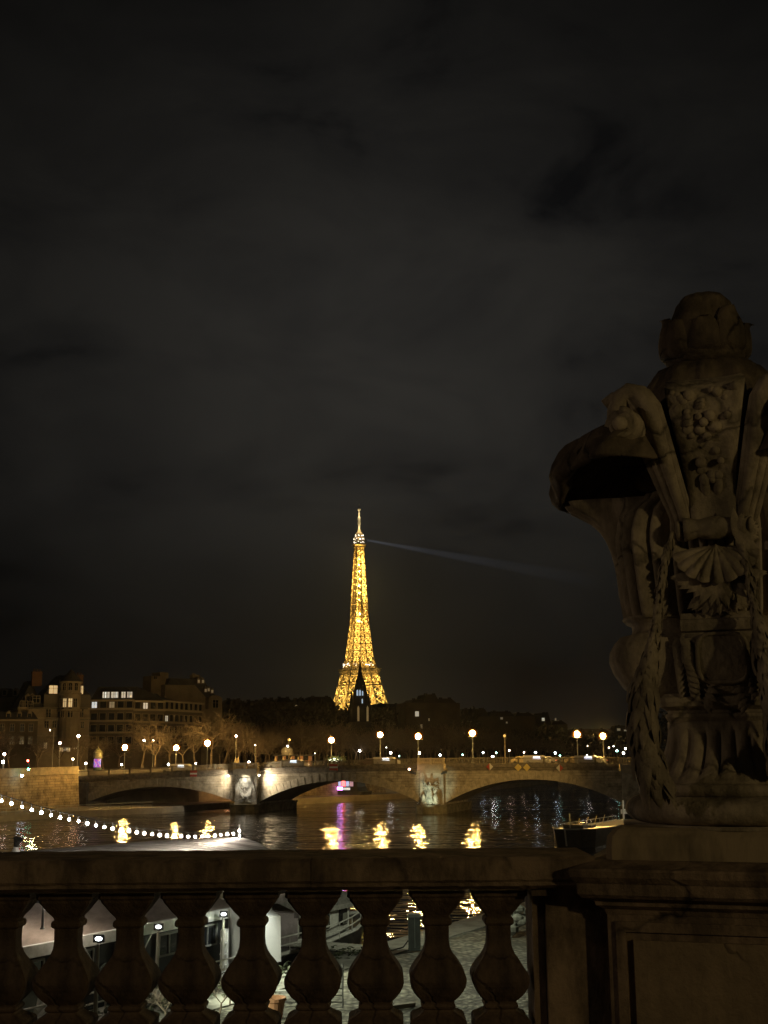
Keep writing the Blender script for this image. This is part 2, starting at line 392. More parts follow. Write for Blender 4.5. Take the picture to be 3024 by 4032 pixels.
for i in range(4):
    a, b = PIERS[i] + PW, PIERS[i+1] - PW
    n = 36; us = [a + (b - a) * k / n for k in range(n + 1)]
    m = MB()                                              # the barrel of the arch
    m.grid([[(u, 0.02, arch_z(u, i)) for u in us], [(u, WID - .02, arch_z(u, i)) for u in us]])
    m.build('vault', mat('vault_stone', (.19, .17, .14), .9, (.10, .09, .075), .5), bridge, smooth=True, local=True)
    m = MB(); TH = 1.45                                   # voussoirs, each a block of its own depth
    c = (a + b) / 2; hw = (b - a) / 2; crown = deck(c) - 2.75; rise = crown - SPR; rad = (hw*hw + rise*rise) / (2*rise); zc = crown - rad
    t0 = math.asin(hw / rad); K = 46
    for side in (-1, 1):
      m = MB()
      for k in range(K):
        p0 = -t0 + 2 * t0 * (k + .035) / K; p1 = -t0 + 2 * t0 * (k + .965) / K
        pr = .10 + (.05 if k % 2 else 0)
        if True:
            q = []
            for v in ((-pr, .35) if side < 0 else (WID - .35, WID + pr)):
                q += [(c + rad*math.sin(p0), v, zc + rad*math.cos(p0) - .003), (c + rad*math.sin(p1), v, zc + rad*math.cos(p1) - .003),
                      (c + (rad+TH)*math.sin(p1), v, zc + (rad+TH)*math.cos(p1)), (c + (rad+TH)*math.sin(p0), v, zc + (rad+TH)*math.cos(p0))]
            base = len(m.v); m.v += q
            m.f += [(base, base+1, base+2, base+3), (base+7, base+6, base+5, base+4), (base, base+4, base+5, base+1), (base+1, base+5, base+6, base+2), (base+2, base+6, base+7, base+3), (base+3, base+7, base+4, base)]
      m.build('arch_ring', vous_stone, bridge, local=True)
    m = MB()                                              # spandrel walls, front and back
    us2 = [PIERS[i] + PW*.9 + (PIERS[i+1] - PIERS[i] - 1.8*PW) * k / 48 for k in range(49)]
    for v in (0.0, WID):
        m.grid([[(u, v, min(arch_z(min(max(u, a), b), i) + .01, deck(u) - 1.1)) for u in us2], [(u, v, deck(u) - 1.05) for u in us2]])
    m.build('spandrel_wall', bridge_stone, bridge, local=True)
m = MB()                                                  # cornice, deck and kerb of the walkway
us = [-92 + 188 * k / 60 for k in range(61)]
sec = [(-.02, -1.1), (-.25, -1.0), (-.30, -.72), (-.62, -.60), (-.66, -.25), (-.60, -.2), (-.60, 0), (2.6, .0), (2.6, -.14), (WID-2.6, -.14), (WID-2.6, 0), (WID+.6, 0), (WID+.6, -.9), (WID+.1, -1.1)]
m.grid([[(u, v, deck(u) + dz) for v, dz in sec] for u in us])
m.build('cornice', cornice_stone, bridge, local=True)
m = MB(); m.grid([[(u, 2.62, deck(u) - .136) for u in us], [(u, WID - 2.62, deck(u) - .136) for u in us]])
m.build('roadway', asphalt, bridge, local=True)
PED = {}
for i, u0 in enumerate(PIERS):
    m = MB()
    zt = deck(u0) - 1.1
    if i in (0, 4):
        m.bb(u0 - 3.4, u0 + PW, -.9, WID, -1, zt) if i == 0 else m.bb(u0 - PW, u0 + 3.4, -.9, WID, -1, zt)
        m.build('abutment', mat('abutment_stone', (.17, .15, .12), .9, (.07, .062, .05), .5, .4, 3), bridge, local=True)
        continue
    # shaft with splayed shoulders, plinth and pointed cutwater
    for (w, v0, z0, z1) in ((PW, -.75, 1.55, zt), ):
        m.prism([(-w, WID), (-w, 0), (-w*.92, v0), (w*.92, v0), (w, 0), (w, WID)], lambda x, y, t: (u0 + x, y, t), z0, z1)
    m.build('pier', pier_stone, bridge, local=True)
    m = MB()
    w = 3.0
    m.prism([(-w, WID + 1), (-w, -1.2), (-w*.8, -2.4), (-w*.35, -3.2), (w*.35, -3.2), (w*.8, -2.4), (w, -1.2), (w, WID + 1)], lambda x, y, t: (u0 + x, y, t), -1.5, 1.25)
    w = 3.2
    m.prism([(-w, WID + 1.2), (-w, -1.3), (-w*.8, -2.6), (-w*.35, -3.4), (w*.35, -3.4), (w*.8, -2.6), (w, -1.3), (w, WID + 1.2)], lambda x, y, t: (u0 + x, y, t), 1.25, 1.56)
    m.build('cutwater', mat('cutwater_stone', (.20, .18, .13), .85, (.07, .065, .045), .7, .4, 4), bridge, local=True)
    m = MB()                                              # bracketed balcony above the pier
    m.prism([(-2.9, -.3), (-2.5, -1.35), (2.5, -1.35), (2.9, -.3)], lambda x, y, t: (u0 + x, y, t), zt + .02, deck(u0) + .02)
    m.prism([(-2.3, -.3), (-2.0, -1.1), (2.0, -1.1), (2.3, -.3)], lambda x, y, t: (u0 + x, y, t), zt - .45, zt + .02)
    m.build('pier_cap', mat('pier_cap_stone', (.36, .31, .22), .85, (.26, .22, .16), 1.5), bridge, local=True)
# parapet: square posts with iron bars between, stone balustrade on the pier balconies
posts = []
u = -90.0
while u < 92: posts.append(u); u += 4.62
for k, u in enumerate(posts):
    if min(abs(u - p) for p in PIERS[1:4]) > 2.6:
        m = MB(); z = deck(u); m.box((u, -.35, z + .56), (.36, .34, 1.12)); m.box((u, -.35, z + 1.15), (.46, .42, .08))
        m.build('parapet_post', mat('parapet_post_stone', (.12, .10, .065), .8), bridge, local=True)
    m = MB(); u1 = u + 4.62; nb = 26
    for q in range(1, nb):
        t = u + 4.62 * q / nb
        if min(abs(t - p) for p in PIERS[1:4]) < 2.6: continue
        m.box((t, -.35, deck(t) + .56), (.07, .07, .86))
    a, b2 = u + .16, u1 - .16
    for zz, hh in ((1.03, .13), (.10, .12)):
        q = [(x, -.35 + s, deck(x) + zz + d) for x in (a, b2) for s in (-.09, .09) for d in (-hh/2, hh/2)]
        base = len(m.v); m.v += q
        m.f += [(base, base+1, base+3, base+2), (base+4, base+6, base+7, base+5), (base, base+4, base+5, base+1), (base+2, base+3, base+7, base+6), (base+1, base+5, base+7, base+3), (base, base+2, base+6, base+4)]
    m.build('parapet_railing', pale_iron, bridge, local=True)
for u0 in PIERS[1:4]:
    m = MB(); z = deck(u0) + .02
    m.bb(u0 - 2.5, u0 + 2.5, -1.25, -.95, z + .95, z + 1.15)
    for sx in (-2.35, 2.35, -.02): m.bb(u0 + sx - .22, u0 + sx + .22, -1.28, -.9, z, z + 1.2)
    for q in range(19):
        x = u0 - 1.95 + 3.9 * q / 18
        if abs(x - u0) > .28: m.square([(.05, z), (.05, z + .15), (.085, z + .35), (.045, z + .6), (.06, z + .95)], (x, -1.1))
    m.build('pier_balustrade', mat('pier_balustrade_stone', (.42, .34, .2), .8), bridge, local=True)
m = MB()
for k, u in enumerate(posts[:-1]):
    for q in range(9):
        t = u + 4.62 * q / 9; m.box((t, WID + .35, deck(t) + .55), (.12, .12, .9))
m.grid([[(u, WID + .25, deck(u) + 1.0) for u in us], [(u, WID + .45, deck(u) + 1.0) for u in us], [(u, WID + .45, deck(u) + 1.12) for u in us], [(u, WID + .25, deck(u) + 1.12) for u in us], [(u, WID + .25, deck(u) + 1.0) for u in us]])
m.build('far_parapet', pale_iron, bridge, local=True)

# trophy of arms carved on the lit pier
u0 = -37
troph = thing('stone_trophy', 'brightly lit carved trophy of arms on the left bridge pier', 'carving', br(u0, -.8, 1.6), -BA)
def tl(x, y, z): return (x, y, z - 1.6)
m = MB()
rows = []
for k in range(13):
    t = k / 12; z = 2.9 + 3.6 * t
    hw = 1.25 * math.sqrt(max(0, 1 - max(0, .5 - t) ** 2 * 3.7)) * (1 if t < .93 else .9)
    rows.append([tl(hw * x, -.02 - .30 * (1 - x * x), z) for x in (-1, -.8, -.5, -.2, 0, .2, .5, .8, 1)])
m.grid(rows)
m.tube([tl(x, -.1, z) for x, z in ((-1.2, 6.5), (-1.3, 4.7), (-1.05, 3.4), (-.5, 2.85), (0, 2.75), (.5, 2.85), (1.05, 3.4), (1.3, 4.7), (1.2, 6.5))], .12, 6)
m.build('shield', statue_stone, troph, smooth=True, local=True)
m = MB()
for sx in (-1, 1):
    for q, (dx, top) in enumerate(((.55, 7.2), (.9, 7.0), (1.2, 6.6))):
        m.tube([tl(sx * .35, -.28, 4.2), tl(sx * (.9 + dx * .9), -.32, top)], .055, 5)
        p = tl(sx * (.9 + dx * .9), -.32, top); m.leaf(p, (sx * .3, 0, 1), (0, -1, 0), .55, .14)
    rows = []
    for k in range(6):                              # hanging flag folds
        t = k / 5
        rows.append([tl(sx * (.95 + .75 * t + .12 * j), -.22 - .10 * math.sin(j * 2.1 + t * 3), 6.6 - .5 * j - 1.2 * t) for j in range(5)])
    m.grid(rows)
m.build('flags_and_spears', statue_stone, troph, smooth=True, local=True)
m = MB()
m.ball(tl(0, -.45, 4.1), .38, 10, 8, (1, .7, 1.1)); m.ball(tl(0, -.42, 4.55), .26, 10, 6, (1.2, .7, .8))
for k in range(9): m.leaf(tl(0, -.5, 4.1), (math.cos(k * .7), -.2, math.sin(k * .7)), (0, -1, 0), .75, .13)
m.build('medallion', mat('soot_dark_stone', (.12, .11, .09), .85), troph, smooth=True, local=True)
m = MB()
for sx in (-1, 1):
    m.tube([tl(sx * (.2 + .95 * abs(math.sin(a)) + .25 * a / 6), -.3, 2.35 + .32 * math.cos(a * 1.3) - .05 * a) for a in [q * .4 for q in range(14)]], .11, 6)
    for k in range(7): m.leaf(tl(sx * (.2 + .28 * k), -.32, 2.15 + .1 * (k % 2)), (sx * .8, -.2, .5 - (k % 3) * .5), (0, -1, .2), .45, .13)
m.build('garland', statue_stone, troph, smooth=True, local=True)

# carved figure group on the middle pier (a draped winged figure)
stat = thing('stone_statue', 'draped winged stone figure standing against the middle bridge pier', 'statue', br(0, -2.0, 1.56), -BA)
def skin(name, pts, edges, rad, m, parent, sub=1):
    me = bpy.data.meshes.new(name); me.from_pydata(pts, edges, []); o = bpy.data.objects.new(name, me); C.objects.link(o)
    md = o.modifiers.new('skin', 'SKIN'); me.skin_vertices.new() if not me.skin_vertices else None
    for i, r in enumerate(rad): me.skin_vertices[0].data[i].radius = (r, r)
    me.skin_vertices[0].data[0].use_root = True
    sb = o.modifiers.new('sub', 'SUBSURF'); sb.levels = sub; sb.render_levels = sub
    md.use_smooth_shade = True; me.materials.append(m); o.parent = parent
    return o
pts = [(0, 0, 2.1), (.03, -.05, 2.6), (.02, -.05, 3.15), (0, -.05, 3.5), (0, -.08, 3.7), (.02, -.12, 3.95), (.04, -.14, 4.2),
       (.28, -.1, 1.95), (.42, -.55, 1.25), (.38, -.35, .45), (.4, -.65, .3),
       (-.26, -.05, 1.95), (-.36, -.35, 1.1), (-.4, -.1, .4), (-.45, -.4, .28),
       (.5, -.05, 3.4), (.95, -.2, 3.0), (.9, -.55, 2.6), (.85, -.75, 2.55),
       (-.5, -.05, 3.42), (-.9, -.3, 3.9), (-1.0, -.4, 4.5), (-1.02, -.45, 4.7)]
ed = [(0,1),(1,2),(2,3),(3,4),(4,5),(5,6),(0,7),(7,8),(8,9),(9,10),(0,11),(11,12),(12,13),(13,14),(3,15),(15,16),(16,17),(17,18),(3,19),(19,20),(20,21),(21,22)]
rad = [.34,.30,.38,.36,.15,.24,.2,.26,.2,.14,.11,.26,.2,.14,.11,.17,.13,.1,.1,.17,.13,.1,.1]
skin('figure', pts, ed, rad, statue_stone, stat)
m = MB(); random.seed(4)
for side, ofs in ((1, .1), (-1, -.1)):               # pleated robe, open over the knees
    rows = []
    for k in range(9):
        t = k / 8; row = []
        for j in range(19):
            a = math.pi * (-.15 + 1.3 * j / 18)
            rr = .42 + .42 * t + .07 * math.sin(j * 2.6 + t * 2) * (.4 + t)
            row.append((ofs * t + rr * math.cos(a), -.05 - rr * .72 * math.sin(a), 2.7 - 2.2 * t))
        rows.append(row)
    m.grid(rows)
m.build('robe', statue_stone, stat, smooth=True, local=True)
for s in (-1, 1):
    m = MB()
    for k in range(8):
        m.leaf((s * .25, .3, 3.3 - k * .12), (s * (1.0 + .05 * k), .12, .95 - .32 * k), (0, -1, 0), 1.5 - .06 * k, .19)
    m.build('wing', statue_stone, stat, smooth=True, local=True)
m = MB()
for k in range(14):
    m.ball((random.uniform(-1.6, 1.6), random.uniform(-.2, .5), random.uniform(.05, .7)), random.uniform(.3, .55), 7, 5, (1, .8, .8))
m.ball((1.15, -.1, 1.3), .62, 9, 7, (.8, .7, 1.3)); m.ball((-1.2, 0, 1.2), .5, 9, 7, (.8, .7, 1.5))
m.build('rock_base', pier_stone, stat, local=True)

# floodlights fixed to the piers
def pier_lamp(u, v, z, col, power, label, aim=None, spot=120, g='floodlights fixed on the bridge piers', es=14, r=.2):
    t = thing('floodlight', label, 'floodlight', br(u, v, z), -BA, g)
    m = MB(); m.box((0, .12, .16), (.42, .3, .12)); m.box((0, .3, .1), (.1, .5, .1)); m.build('bracket', iron, t, local=True)
    m = MB(); m.ball((0, 0, 0), r, 10, 8, (1, .8, .8)); m.build('lens', glow('lens_%d' % (len(bpy.data.materials)), col, es), t, local=True)
    light('flood_beam', br(u, v - .55, z - .25), power, col, .12, 'SPOT' if aim else 'POINT', aim, spot, .7, t)
CW = (1, .87, .66)
pier_lamp(-37 - 3.3, -1.7, 6.9, (1, .84, .6), 2200, 'small white floodlight left of the trophy under the bridge cornice', br(-48, .3, 5.6), 150)
pier_lamp(-37 + 3.1, -1.7, 7.0, (1, .84, .6), 4200, 'small white floodlight right of the trophy under the bridge cornice', br(-24, .3, 5.4), 155)
light('flood_beam', br(-37, -3.6, 2.0), 1000, (1, .9, .74), .2, 'SPOT', br(-37, -.8, 5.6), 80, .8, troph)
light('flood_beam', br(-37, -2.6, 7.4), 1000, (1, .92, .76), .2, 'SPOT', br(-37, -.6, 4.3), 95, .8, troph)
YW = (1, .68, .24)
pier_lamp(-3.7, -2.6, 8.0, (1, .62, .42), 150, 'small pinkish floodlight under the parapet left of the middle pier', br(4, 0, 6.5), 130, es=10, r=.24)
light('quay_lamp_beam', (25.8, 105.5, 11), 240000, (1, .60, .16), .4, 'SPOT', br(8, 0, 6.5), 22, 1)
light('flood_beam', br(0, -6.5, 1.4), 1700, (.78, .95, .68), .25, 'SPOT', br(.4, -.8, 4.4), 62, .7, stat)

# ------------------------------------------------------------------ the bridge underfoot and its stone parapet
slab('bridge_pavement', [(-40, -30), (40, -30), (40, 6.75), (-40, 6.75)], 8.2, 8.95, mat('footway_stone', (.2, .18, .15), .9, (.14, .125, .10), 1), 'stone footway of the bridge in front of the parapet', 'pavement')
def zy(y, Y, x=1512): return P(x, y, Y).z
par = thing('stone_parapet', 'old stone balustrade with a broad cracked handrail in the foreground', 'balustrade', (0, 6.16, 8.95))
YF = 5.86
zt = P(1200, 3382, YF).z; zb = P(1200, 3500, YF).z
XR = 0.985                                              # the run ends at the pedestal
m = MB()                                               # handrail: eased edges and a small bed mould
sec = [(YF + .02, zt), (YF, zt - .018), (YF, zb + .034), (YF + .012, zb + .022), (YF + .012, zb + .006), (YF + .05, zb - .012), (YF + .55, zb - .012), (YF + .6, zb + .02), (YF + .6, zt - .02), (YF + .58, zt)]
random.seed(2)
for x0, x1 in ((-6.4, -4.3), (-4.297, -2.62), (-2.617, -.36), (-.357, XR)):
    rows = []
    K = 40
    for k in range(K + 1):
        x = x0 + (x1 - x0) * k / K
        e = [random.uniform(-.0025, .0025) for _ in sec]
        rows.append([(x, y + e[q % len(sec)], z + e[(q + 3) % len(sec)] * .8) for q, (y, z) in enumerate(sec + sec[:1])])
    m.grid(rows); m.face(*rows[0][:-1]); m.face(*rows[-1][:-1][::-1])
m.build('handrail', rail_stone, par)
bal_px = [(3510, 107), (3531, 107), (3539, 99), (3549, 96), (3566, 84), (3589, 69), (3611, 51), (3620, 47), (3627, 55), (3634, 57.5), (3645, 57.5), (3652, 53), (3656, 46),
          (3705, 45), (3735, 47.5), (3760, 55), (3783, 67), (3806, 83), (3830, 97), (3850, 106), (3860, 108), (3871, 108), (3890, 104), (3912, 94), (3932, 81), (3948, 67), (3956, 59),
          (3962, 57), (3966, 63), (3975, 66), (3983, 63), (3988, 56), (3996, 60), (4006, 73), (4016, 91), (4023, 101), (4032, 106), (4052, 107)]
YB = 6.16; prof = []
for y, h in bal_px[::-1]:
    prof.append((h * 6.0 / FPX * .985, P(1512, y, 6.03).z))
prof[0] = (prof[0][0], 9.08)
pitch = 236.1 * 6.0 / FPX
x_first = (160 * 1.8228 - 1512) / FPX * 6.03
proto = None
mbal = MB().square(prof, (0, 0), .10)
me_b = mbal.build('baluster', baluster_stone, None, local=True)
bev = me_b
for k in range(-9, 8):
    x = x_first + k * pitch
    o = bev if proto is None else bev.copy()
    if proto is not None: C.objects.link(o)
    proto = o; o.location = (x, YB, 0)
    if o.parent is None: adopt(o, par)
m = MB(); m.bb(-6.4, XR, 5.94, 6.40, 8.955, 9.075); m.bb(-6.4, XR, 5.90, 6.44, 8.952, 9.0); m.build('plinth_course', rail_stone, par)
xl = (2060 - 1512) / FPX * 6.0
m = MB(); m.bb(xl, xl + .055, 6.03, 6.32, 9.0, zb + .0); m.bb(xl + .06, XR + .12, 5.985, 6.34, 9.0, zb - .001)
m.bb(xl - .01, XR + .1, 5.95, 6.38, zb - .05, zb - .004)
m.build('end_block', rail_stone, par)

# ------------------------------------------------------------------ pedestal
UY = 6.25; UX = P(2775, 1310, UY).x
ped = thing('stone_pedestal', 'square stone pedestal with moulded cornice and sunk front panel', 'pedestal', (UX, UY, 8.95))
PA = R(-18); UC = (UX, UY)                               # pedestal and urn are turned towards the viewer
zl = lambda y, Y=5.6: P(2500, y, Y).z
cz = zl(3432); hd = .59
dt = zl(3560, 5.7)
m = MB()
prof = [(hd + .05, 8.955), (hd + .05, 9.08), (hd, 9.12), (hd, dt - .06)]
m.square(prof, UC, .004).turn(UC, PA); m.build('die', rail_stone, ped)
m = MB()
prof = [(hd + q, z) for q, z in ((.004, dt - .062), (.01, dt - .04), (.045, dt - .02), (.05, dt), (.10, dt + .018), (.118, dt + .035), (.122, dt + .095), (.125, cz - .066), (.135, cz - .055), (.148, cz - .038), (.153, cz - .01), (.148, cz), (.04, cz + .03))]
m.square(prof, UC, .008).turn(UC, PA); m.build('cornice', rail_stone, ped)
m = MB()                                               # raised border and sunk panel of the front
xa, xb, zp1 = UX - .505, UX + .505, zl(3685, 5.7)
yf = UY - hd
for x0, x1, z0, z1 in ((UX - .55, xa, 9.13, zp1 + .045), (xb, UX + .55, 9.13, zp1 + .045), (xa, xb, zp1, zp1 + .045)):
    m.bb(x0, x1, yf - .016, yf + .01, z0, z1)
m.turn(UC, PA).build('panel_border', rail_stone, ped)
m = MB(); m.prism([(xa + .035, 9.0), (xb - .035, 9.0), (xb - .035, zp1 - .035), (xa + .035, zp1 - .035)], lambda a, b, t: (a, t, b), yf - .022, yf + .01)
m.turn(UC, PA).build('front_panel', veined('panel_limestone', (.25, .185, .11), (.16, .118, .072), .75, 2.2, .8), ped)

# ------------------------------------------------------------------ the great carved urn
urn = thing('stone_urn', 'great carved stone urn with shells, scrolls and leaf garlands on the pedestal', 'urn', (UX, UY, cz))
k0 = 1.8228
def rz(x, y):                                          # silhouette point of the photograph (left flank) -> radius and height at the axis
    p = P(x * k0, y * k0, UY); return (abs(UX - p.x), p.z)
AXD = (UX / UY * FPX + CX) / k0
def rr(px, y): return rz(1522 - px, y)
def RL(x, y, Y=None): return UX - P(x * k0, y * k0, Y or UY).x
cosv, sinv = math.cos, math.sin
PH = R(-18)                                             # how the urn is turned: its front console faces a little left of the viewer
def facedist(a):                                       # 0 on a face normal, 1 on a diagonal
    d = (a - (R(-90) + PH)) % (math.pi / 2)
    return 1 - abs(d - math.pi / 4) / (math.pi / 4)
# plinth block and torus
pz = [P(2500, y, 5.75).z for y in (3440, 3345, 3300, 3262)]
m = MB(); h = .585
m.square([(h, cz + .01), (h, pz[1] - .0), (h - .006, pz[2] + .0), (h - .03, pz[2] + .028), (h - .05, pz[2] + .04)], (UX, UY), .05).turn(UC, PA)
m.build('plinth', mat('stained_limestone', (.27, .21, .125), .8, (.05, .04, .026), 2.2, .5, 18, lo=.36, hi=.52, stretch=(1, 1, .28)), urn)
zc0 = pz[2] + .036
RT = RL(1355, 1757); RN = RL(1447, 1560); RF = RL(1392, 1695)
tor = []
ztop = P(2775, 3128, UY - .42).z
for k in range(13):
    t = math.pi * (k / 12 - .5)
    tor.append((RT - .10 + .10 * cosv(t), zc0 + .008 + (ztop - zc0 - .02) * (.5 + .5 * sinv(t))))
tor = [(RT + .01, zc0 - .01), (RT + .01, zc0 + .008)] + tor + [(RT - .075, ztop - .01), (RT - .075, ztop + .035), (RT - .09, ztop + .045), (RT - .15, ztop + .05)]
MB().lathe(tor, 64, (UX, UY)).build('torus_base', stone, urn, smooth=True)
# fluted foot
z0, z1 = ztop + .045, P(2775, 2840, UY - .25).z
foot = []
for k in range(17):
    t = k / 16
    foot.append((RN + (RF - RN) * (1 - t) ** 2.3, z0 + (z1 - z0) * t))
def flute(nf, dep, zlo=None, zhi=None):
    def f(a, z, i):
        w = abs(sinv(a * nf / 2)) ** .42
        e = 1
        if zhi is not None: e *= min(1, max(0, (zhi - z) / .05))
        if zlo is not None: e *= min(1, max(0, (z - zlo) / .05))
        return 1 - dep * (1 - w) * e
    return f
def sq(a, p=5):                                        # rounded-square plan
    a -= PH; return 1 / (abs(cosv(a)) ** p + abs(sinv(a)) ** p) ** (1 / p)
ff = flute(28, .10, z0 + .02, z1 - .03)
MB().lathe(foot, 224, (UX, UY), lambda a, z, i: ff(a, z, i) * (1 + (sq(a) - 1) * .8 * min(1, (z - z0) / (z1 - z0) + .1))).build('fluted_foot', stone, urn, smooth=True)
# neck mouldings
zn = [P(2775, y, UY - .26).z for y in (2838, 2822, 2806, 2796, 2762, 2746, 2728)]
nk = [(RN + q, z) for q, z in ((0, zn[0] - .01), (.007, zn[0]), (.02, zn[1]), (.02, zn[2] - .004), (.007, zn[2]), (.01, zn[3]), (.047, zn[3] + .02), (.055, zn[4]), (.055, zn[4] + .02), (.035, zn[5] + .01), (.025, zn[6]))]
MB().lathe(nk, 96, (UX, UY), lambda a, z, i: .93 * sq(a, 8)).build('neck_moulding', stone, urn, smooth=False)
# body: plan radii are scaled so that the left flank has the outline of the photograph
def fang(a):                                           # angle away from the front/back axis, 0..90 degrees
    d = abs((a - (R(-90) + PH) + math.pi / 2) % math.pi - math.pi / 2)
    return math.degrees(d)
def sm(a, b, x):
    t = min(1, max(0, (x - a) / (b - a))); return t * t * (3 - 2 * t)
def flank(fn):                                         # largest sideways reach to the left of a plan function
    return max(-cosv(R(q)) * fn(R(q)) for q in range(100, 261, 2))
def plan_lathe(pts, fn, name, m_, n=160, smooth=True, jit=0, fl=None, zf=None):
    rows_ = []; mb = MB(); base = 0; rj = random.Random(3)
    sc = []
    for i, (r, z) in enumerate(pts): sc.append(r / max(.3, flank(lambda a: fn(a, i))))
    mb.lathe([(1, z) for r, z in pts], n, (UX, UY), lambda a, z, i: sc[i] * fn(a, i) * (1 + (rj.uniform(-jit, jit) if jit else 0)) * (fl(a, z, i) if fl else 1))
    if zf: mb.v = [(x, y, z + zf(math.atan2(y - UY, x - UX), k // n)) for k, (x, y, z) in enumerate(mb.v)]
    return mb.build(name, m_, urn, smooth=smooth)
bp = [(120, 1512), (152, 1500), (172, 1484), (192, 1455), (202, 1430), (201, 1408), (192, 1390), (182, 1378), (156, 1372), (152, 1362), (154, 1350), (168, 1343), (174, 1336)]
pp = [rr(a, b) for a, b in bp]
plan_lathe(pp, lambda a, i: .58 + .44 * sm(24, 62, fang(a)), 'lower_body', stone, 96)
# fluted trumpets: hollowed under the hood on the diagonals
tp = [(168, 1342), (172, 1330), (176, 1310), (181, 1280), (186, 1245), (191, 1215), (198, 1185), (208, 1160), (222, 1138), (244, 1116), (268, 1102), (290, 1090), (300, 1076)]
pp = [rr(a, b) for a, b in tp]
def trump(a, i):
    f = fang(a); base = .56 + .46 * sm(18, 56, f)
    h = sm(5, 12, i); r_here = pp[i][0]
    hollow = sm(22, 40, f) * (1 - sm(66, 80, f))
    return base * (1 - h * hollow * (1 - .40 / r_here)) 
fl2 = flute(40, .16)
plan_lathe(pp, trump, 'fluted_trumpets', stone, 400, fl=fl2)
# deep overhanging hood with a hollow underside, and the crown above it
lp = [(150, 985), (200, 990), (250, 1012), (282, 1045), (300, 1074), (312, 1081), (325, 1070), (335, 1050), (337, 1030), (330, 1008), (318, 984), (305, 968), (286, 957), (262, 956), (225, 958), (192, 945), (165, 915), (146, 880), (132, 850), (118, 826), (104, 808), (82, 798), (60, 794)]
pp = [rr(a, b) for a, b in lp]
def lipf(a, i):
    f = fang(a); nt = 1 - sm(16, 36, f)
    k = .50 if i < 15 else .50 + .38 * sm(15, 19, i)
    return 1 + .03 * sm(30, 60, f) - nt * (1 - k) + .022 * sinv(13 * a + .4 * i) * sm(2, 8, i) + .010 * sinv(31 * a - i)
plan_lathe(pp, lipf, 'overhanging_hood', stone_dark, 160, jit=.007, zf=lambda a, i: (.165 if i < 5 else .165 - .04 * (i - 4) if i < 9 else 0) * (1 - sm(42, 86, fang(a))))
m = MB(); rn = random.Random(15)
for q in range(26):                                     # broken acanthus leaves lying over the hood
    a = R(-90) + PH + R(rn.choice((-1, 1)) * rn.uniform(32, 150)); r0 = rn.uniform(.42, .62); z = rr(250, 962)[1] + rn.uniform(-.01, .03)
    m.leaf((UX + r0 * cosv(a), UY + r0 * sinv(a), z), (cosv(a), sinv(a), -.25), (0, 0, 1), rn.uniform(.22, .34), rn.uniform(.06, .10), .3)
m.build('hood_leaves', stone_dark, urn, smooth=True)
rn = random.Random(5)
# bud finial
bd = [(40, 797), (60, 797), (80, 786), (85, 765), (87, 742), (84, 718), (77, 698), (70, 684), (66, 672), (62, 660), (52, 649), (38, 642), (16, 640)]
pp = [rr(a, b) for a, b in bd]
MB().lathe(pp, 60, (UX, UY), lambda a, z, i: (1 - .13 * (1 - abs(sinv(a * 2.5 + .8)) ** .45) + rn.uniform(-.008, .008)) * (1 + (.07 * sinv(5 * a + 2) + .05 * sinv(11 * a) if i > 7 else 0))).build('bud_finial', stone_dark, urn, smooth=True)
m = MB()
bz = [rr(a, b) for a, b in bd]
def bud_r(z):
    for (r0, z0_), (r1, z1_) in zip(bz[:-1], bz[1:]):
        if z <= z1_: return r0 + (r1 - r0) * max(0, z - z0_) / max(1e-6, z1_ - z0_)
    return bz[-1][0]
for q in range(9):                                      # overlapping rounded petals, tips curling outwards
    a = R(-90) + PH + q * 2 * math.pi / 9 + rn.uniform(-.1, .1); up = q % 2
    za, zb_2 = rr(80, 786)[1], rr(60, (676 if up else 700) + rn.uniform(-8, 8))[1]; rows = []
    for k in range(13):
        t = k / 12; z = za + (zb_2 - za) * t; w = R(27) * (max(0, 1 - t ** 2.6)) ** .5 + .004
        row = []
        for j2 in range(9):
            s2 = (j2 - 4) / 4; rad = bud_r(z) * (.95 - .22 * max(0, 1 - t / .2) ** 2) + .030 * (1 - s2 * s2) ** .6 + .010 * up + .045 * max(0, (t - .80) / .20) ** 1.5 * (1 - .5 * s2 * s2)
            zz2 = z - .028 * max(0, (t - .86) / .14) ** 2
            row.append((UX + rad * cosv(a + w * s2), UY + rad * sinv(a + w * s2), zz2))
        rows.append(row)
    m.grid(rows)
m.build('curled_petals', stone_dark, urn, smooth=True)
m = MB()
for q in range(12):
    a = q * 2.4; r0 = .035 + .009 * q; z0_ = rr(40, 652 + 1.9 * q)[1]
    m.ball((UX + r0 * cosv(a), UY + r0 * sinv(a), z0_), rn.uniform(.030, .046), 8, 6, (1, 1, .8))
m.build('bud_crown', stone_dark, urn, smooth=True)

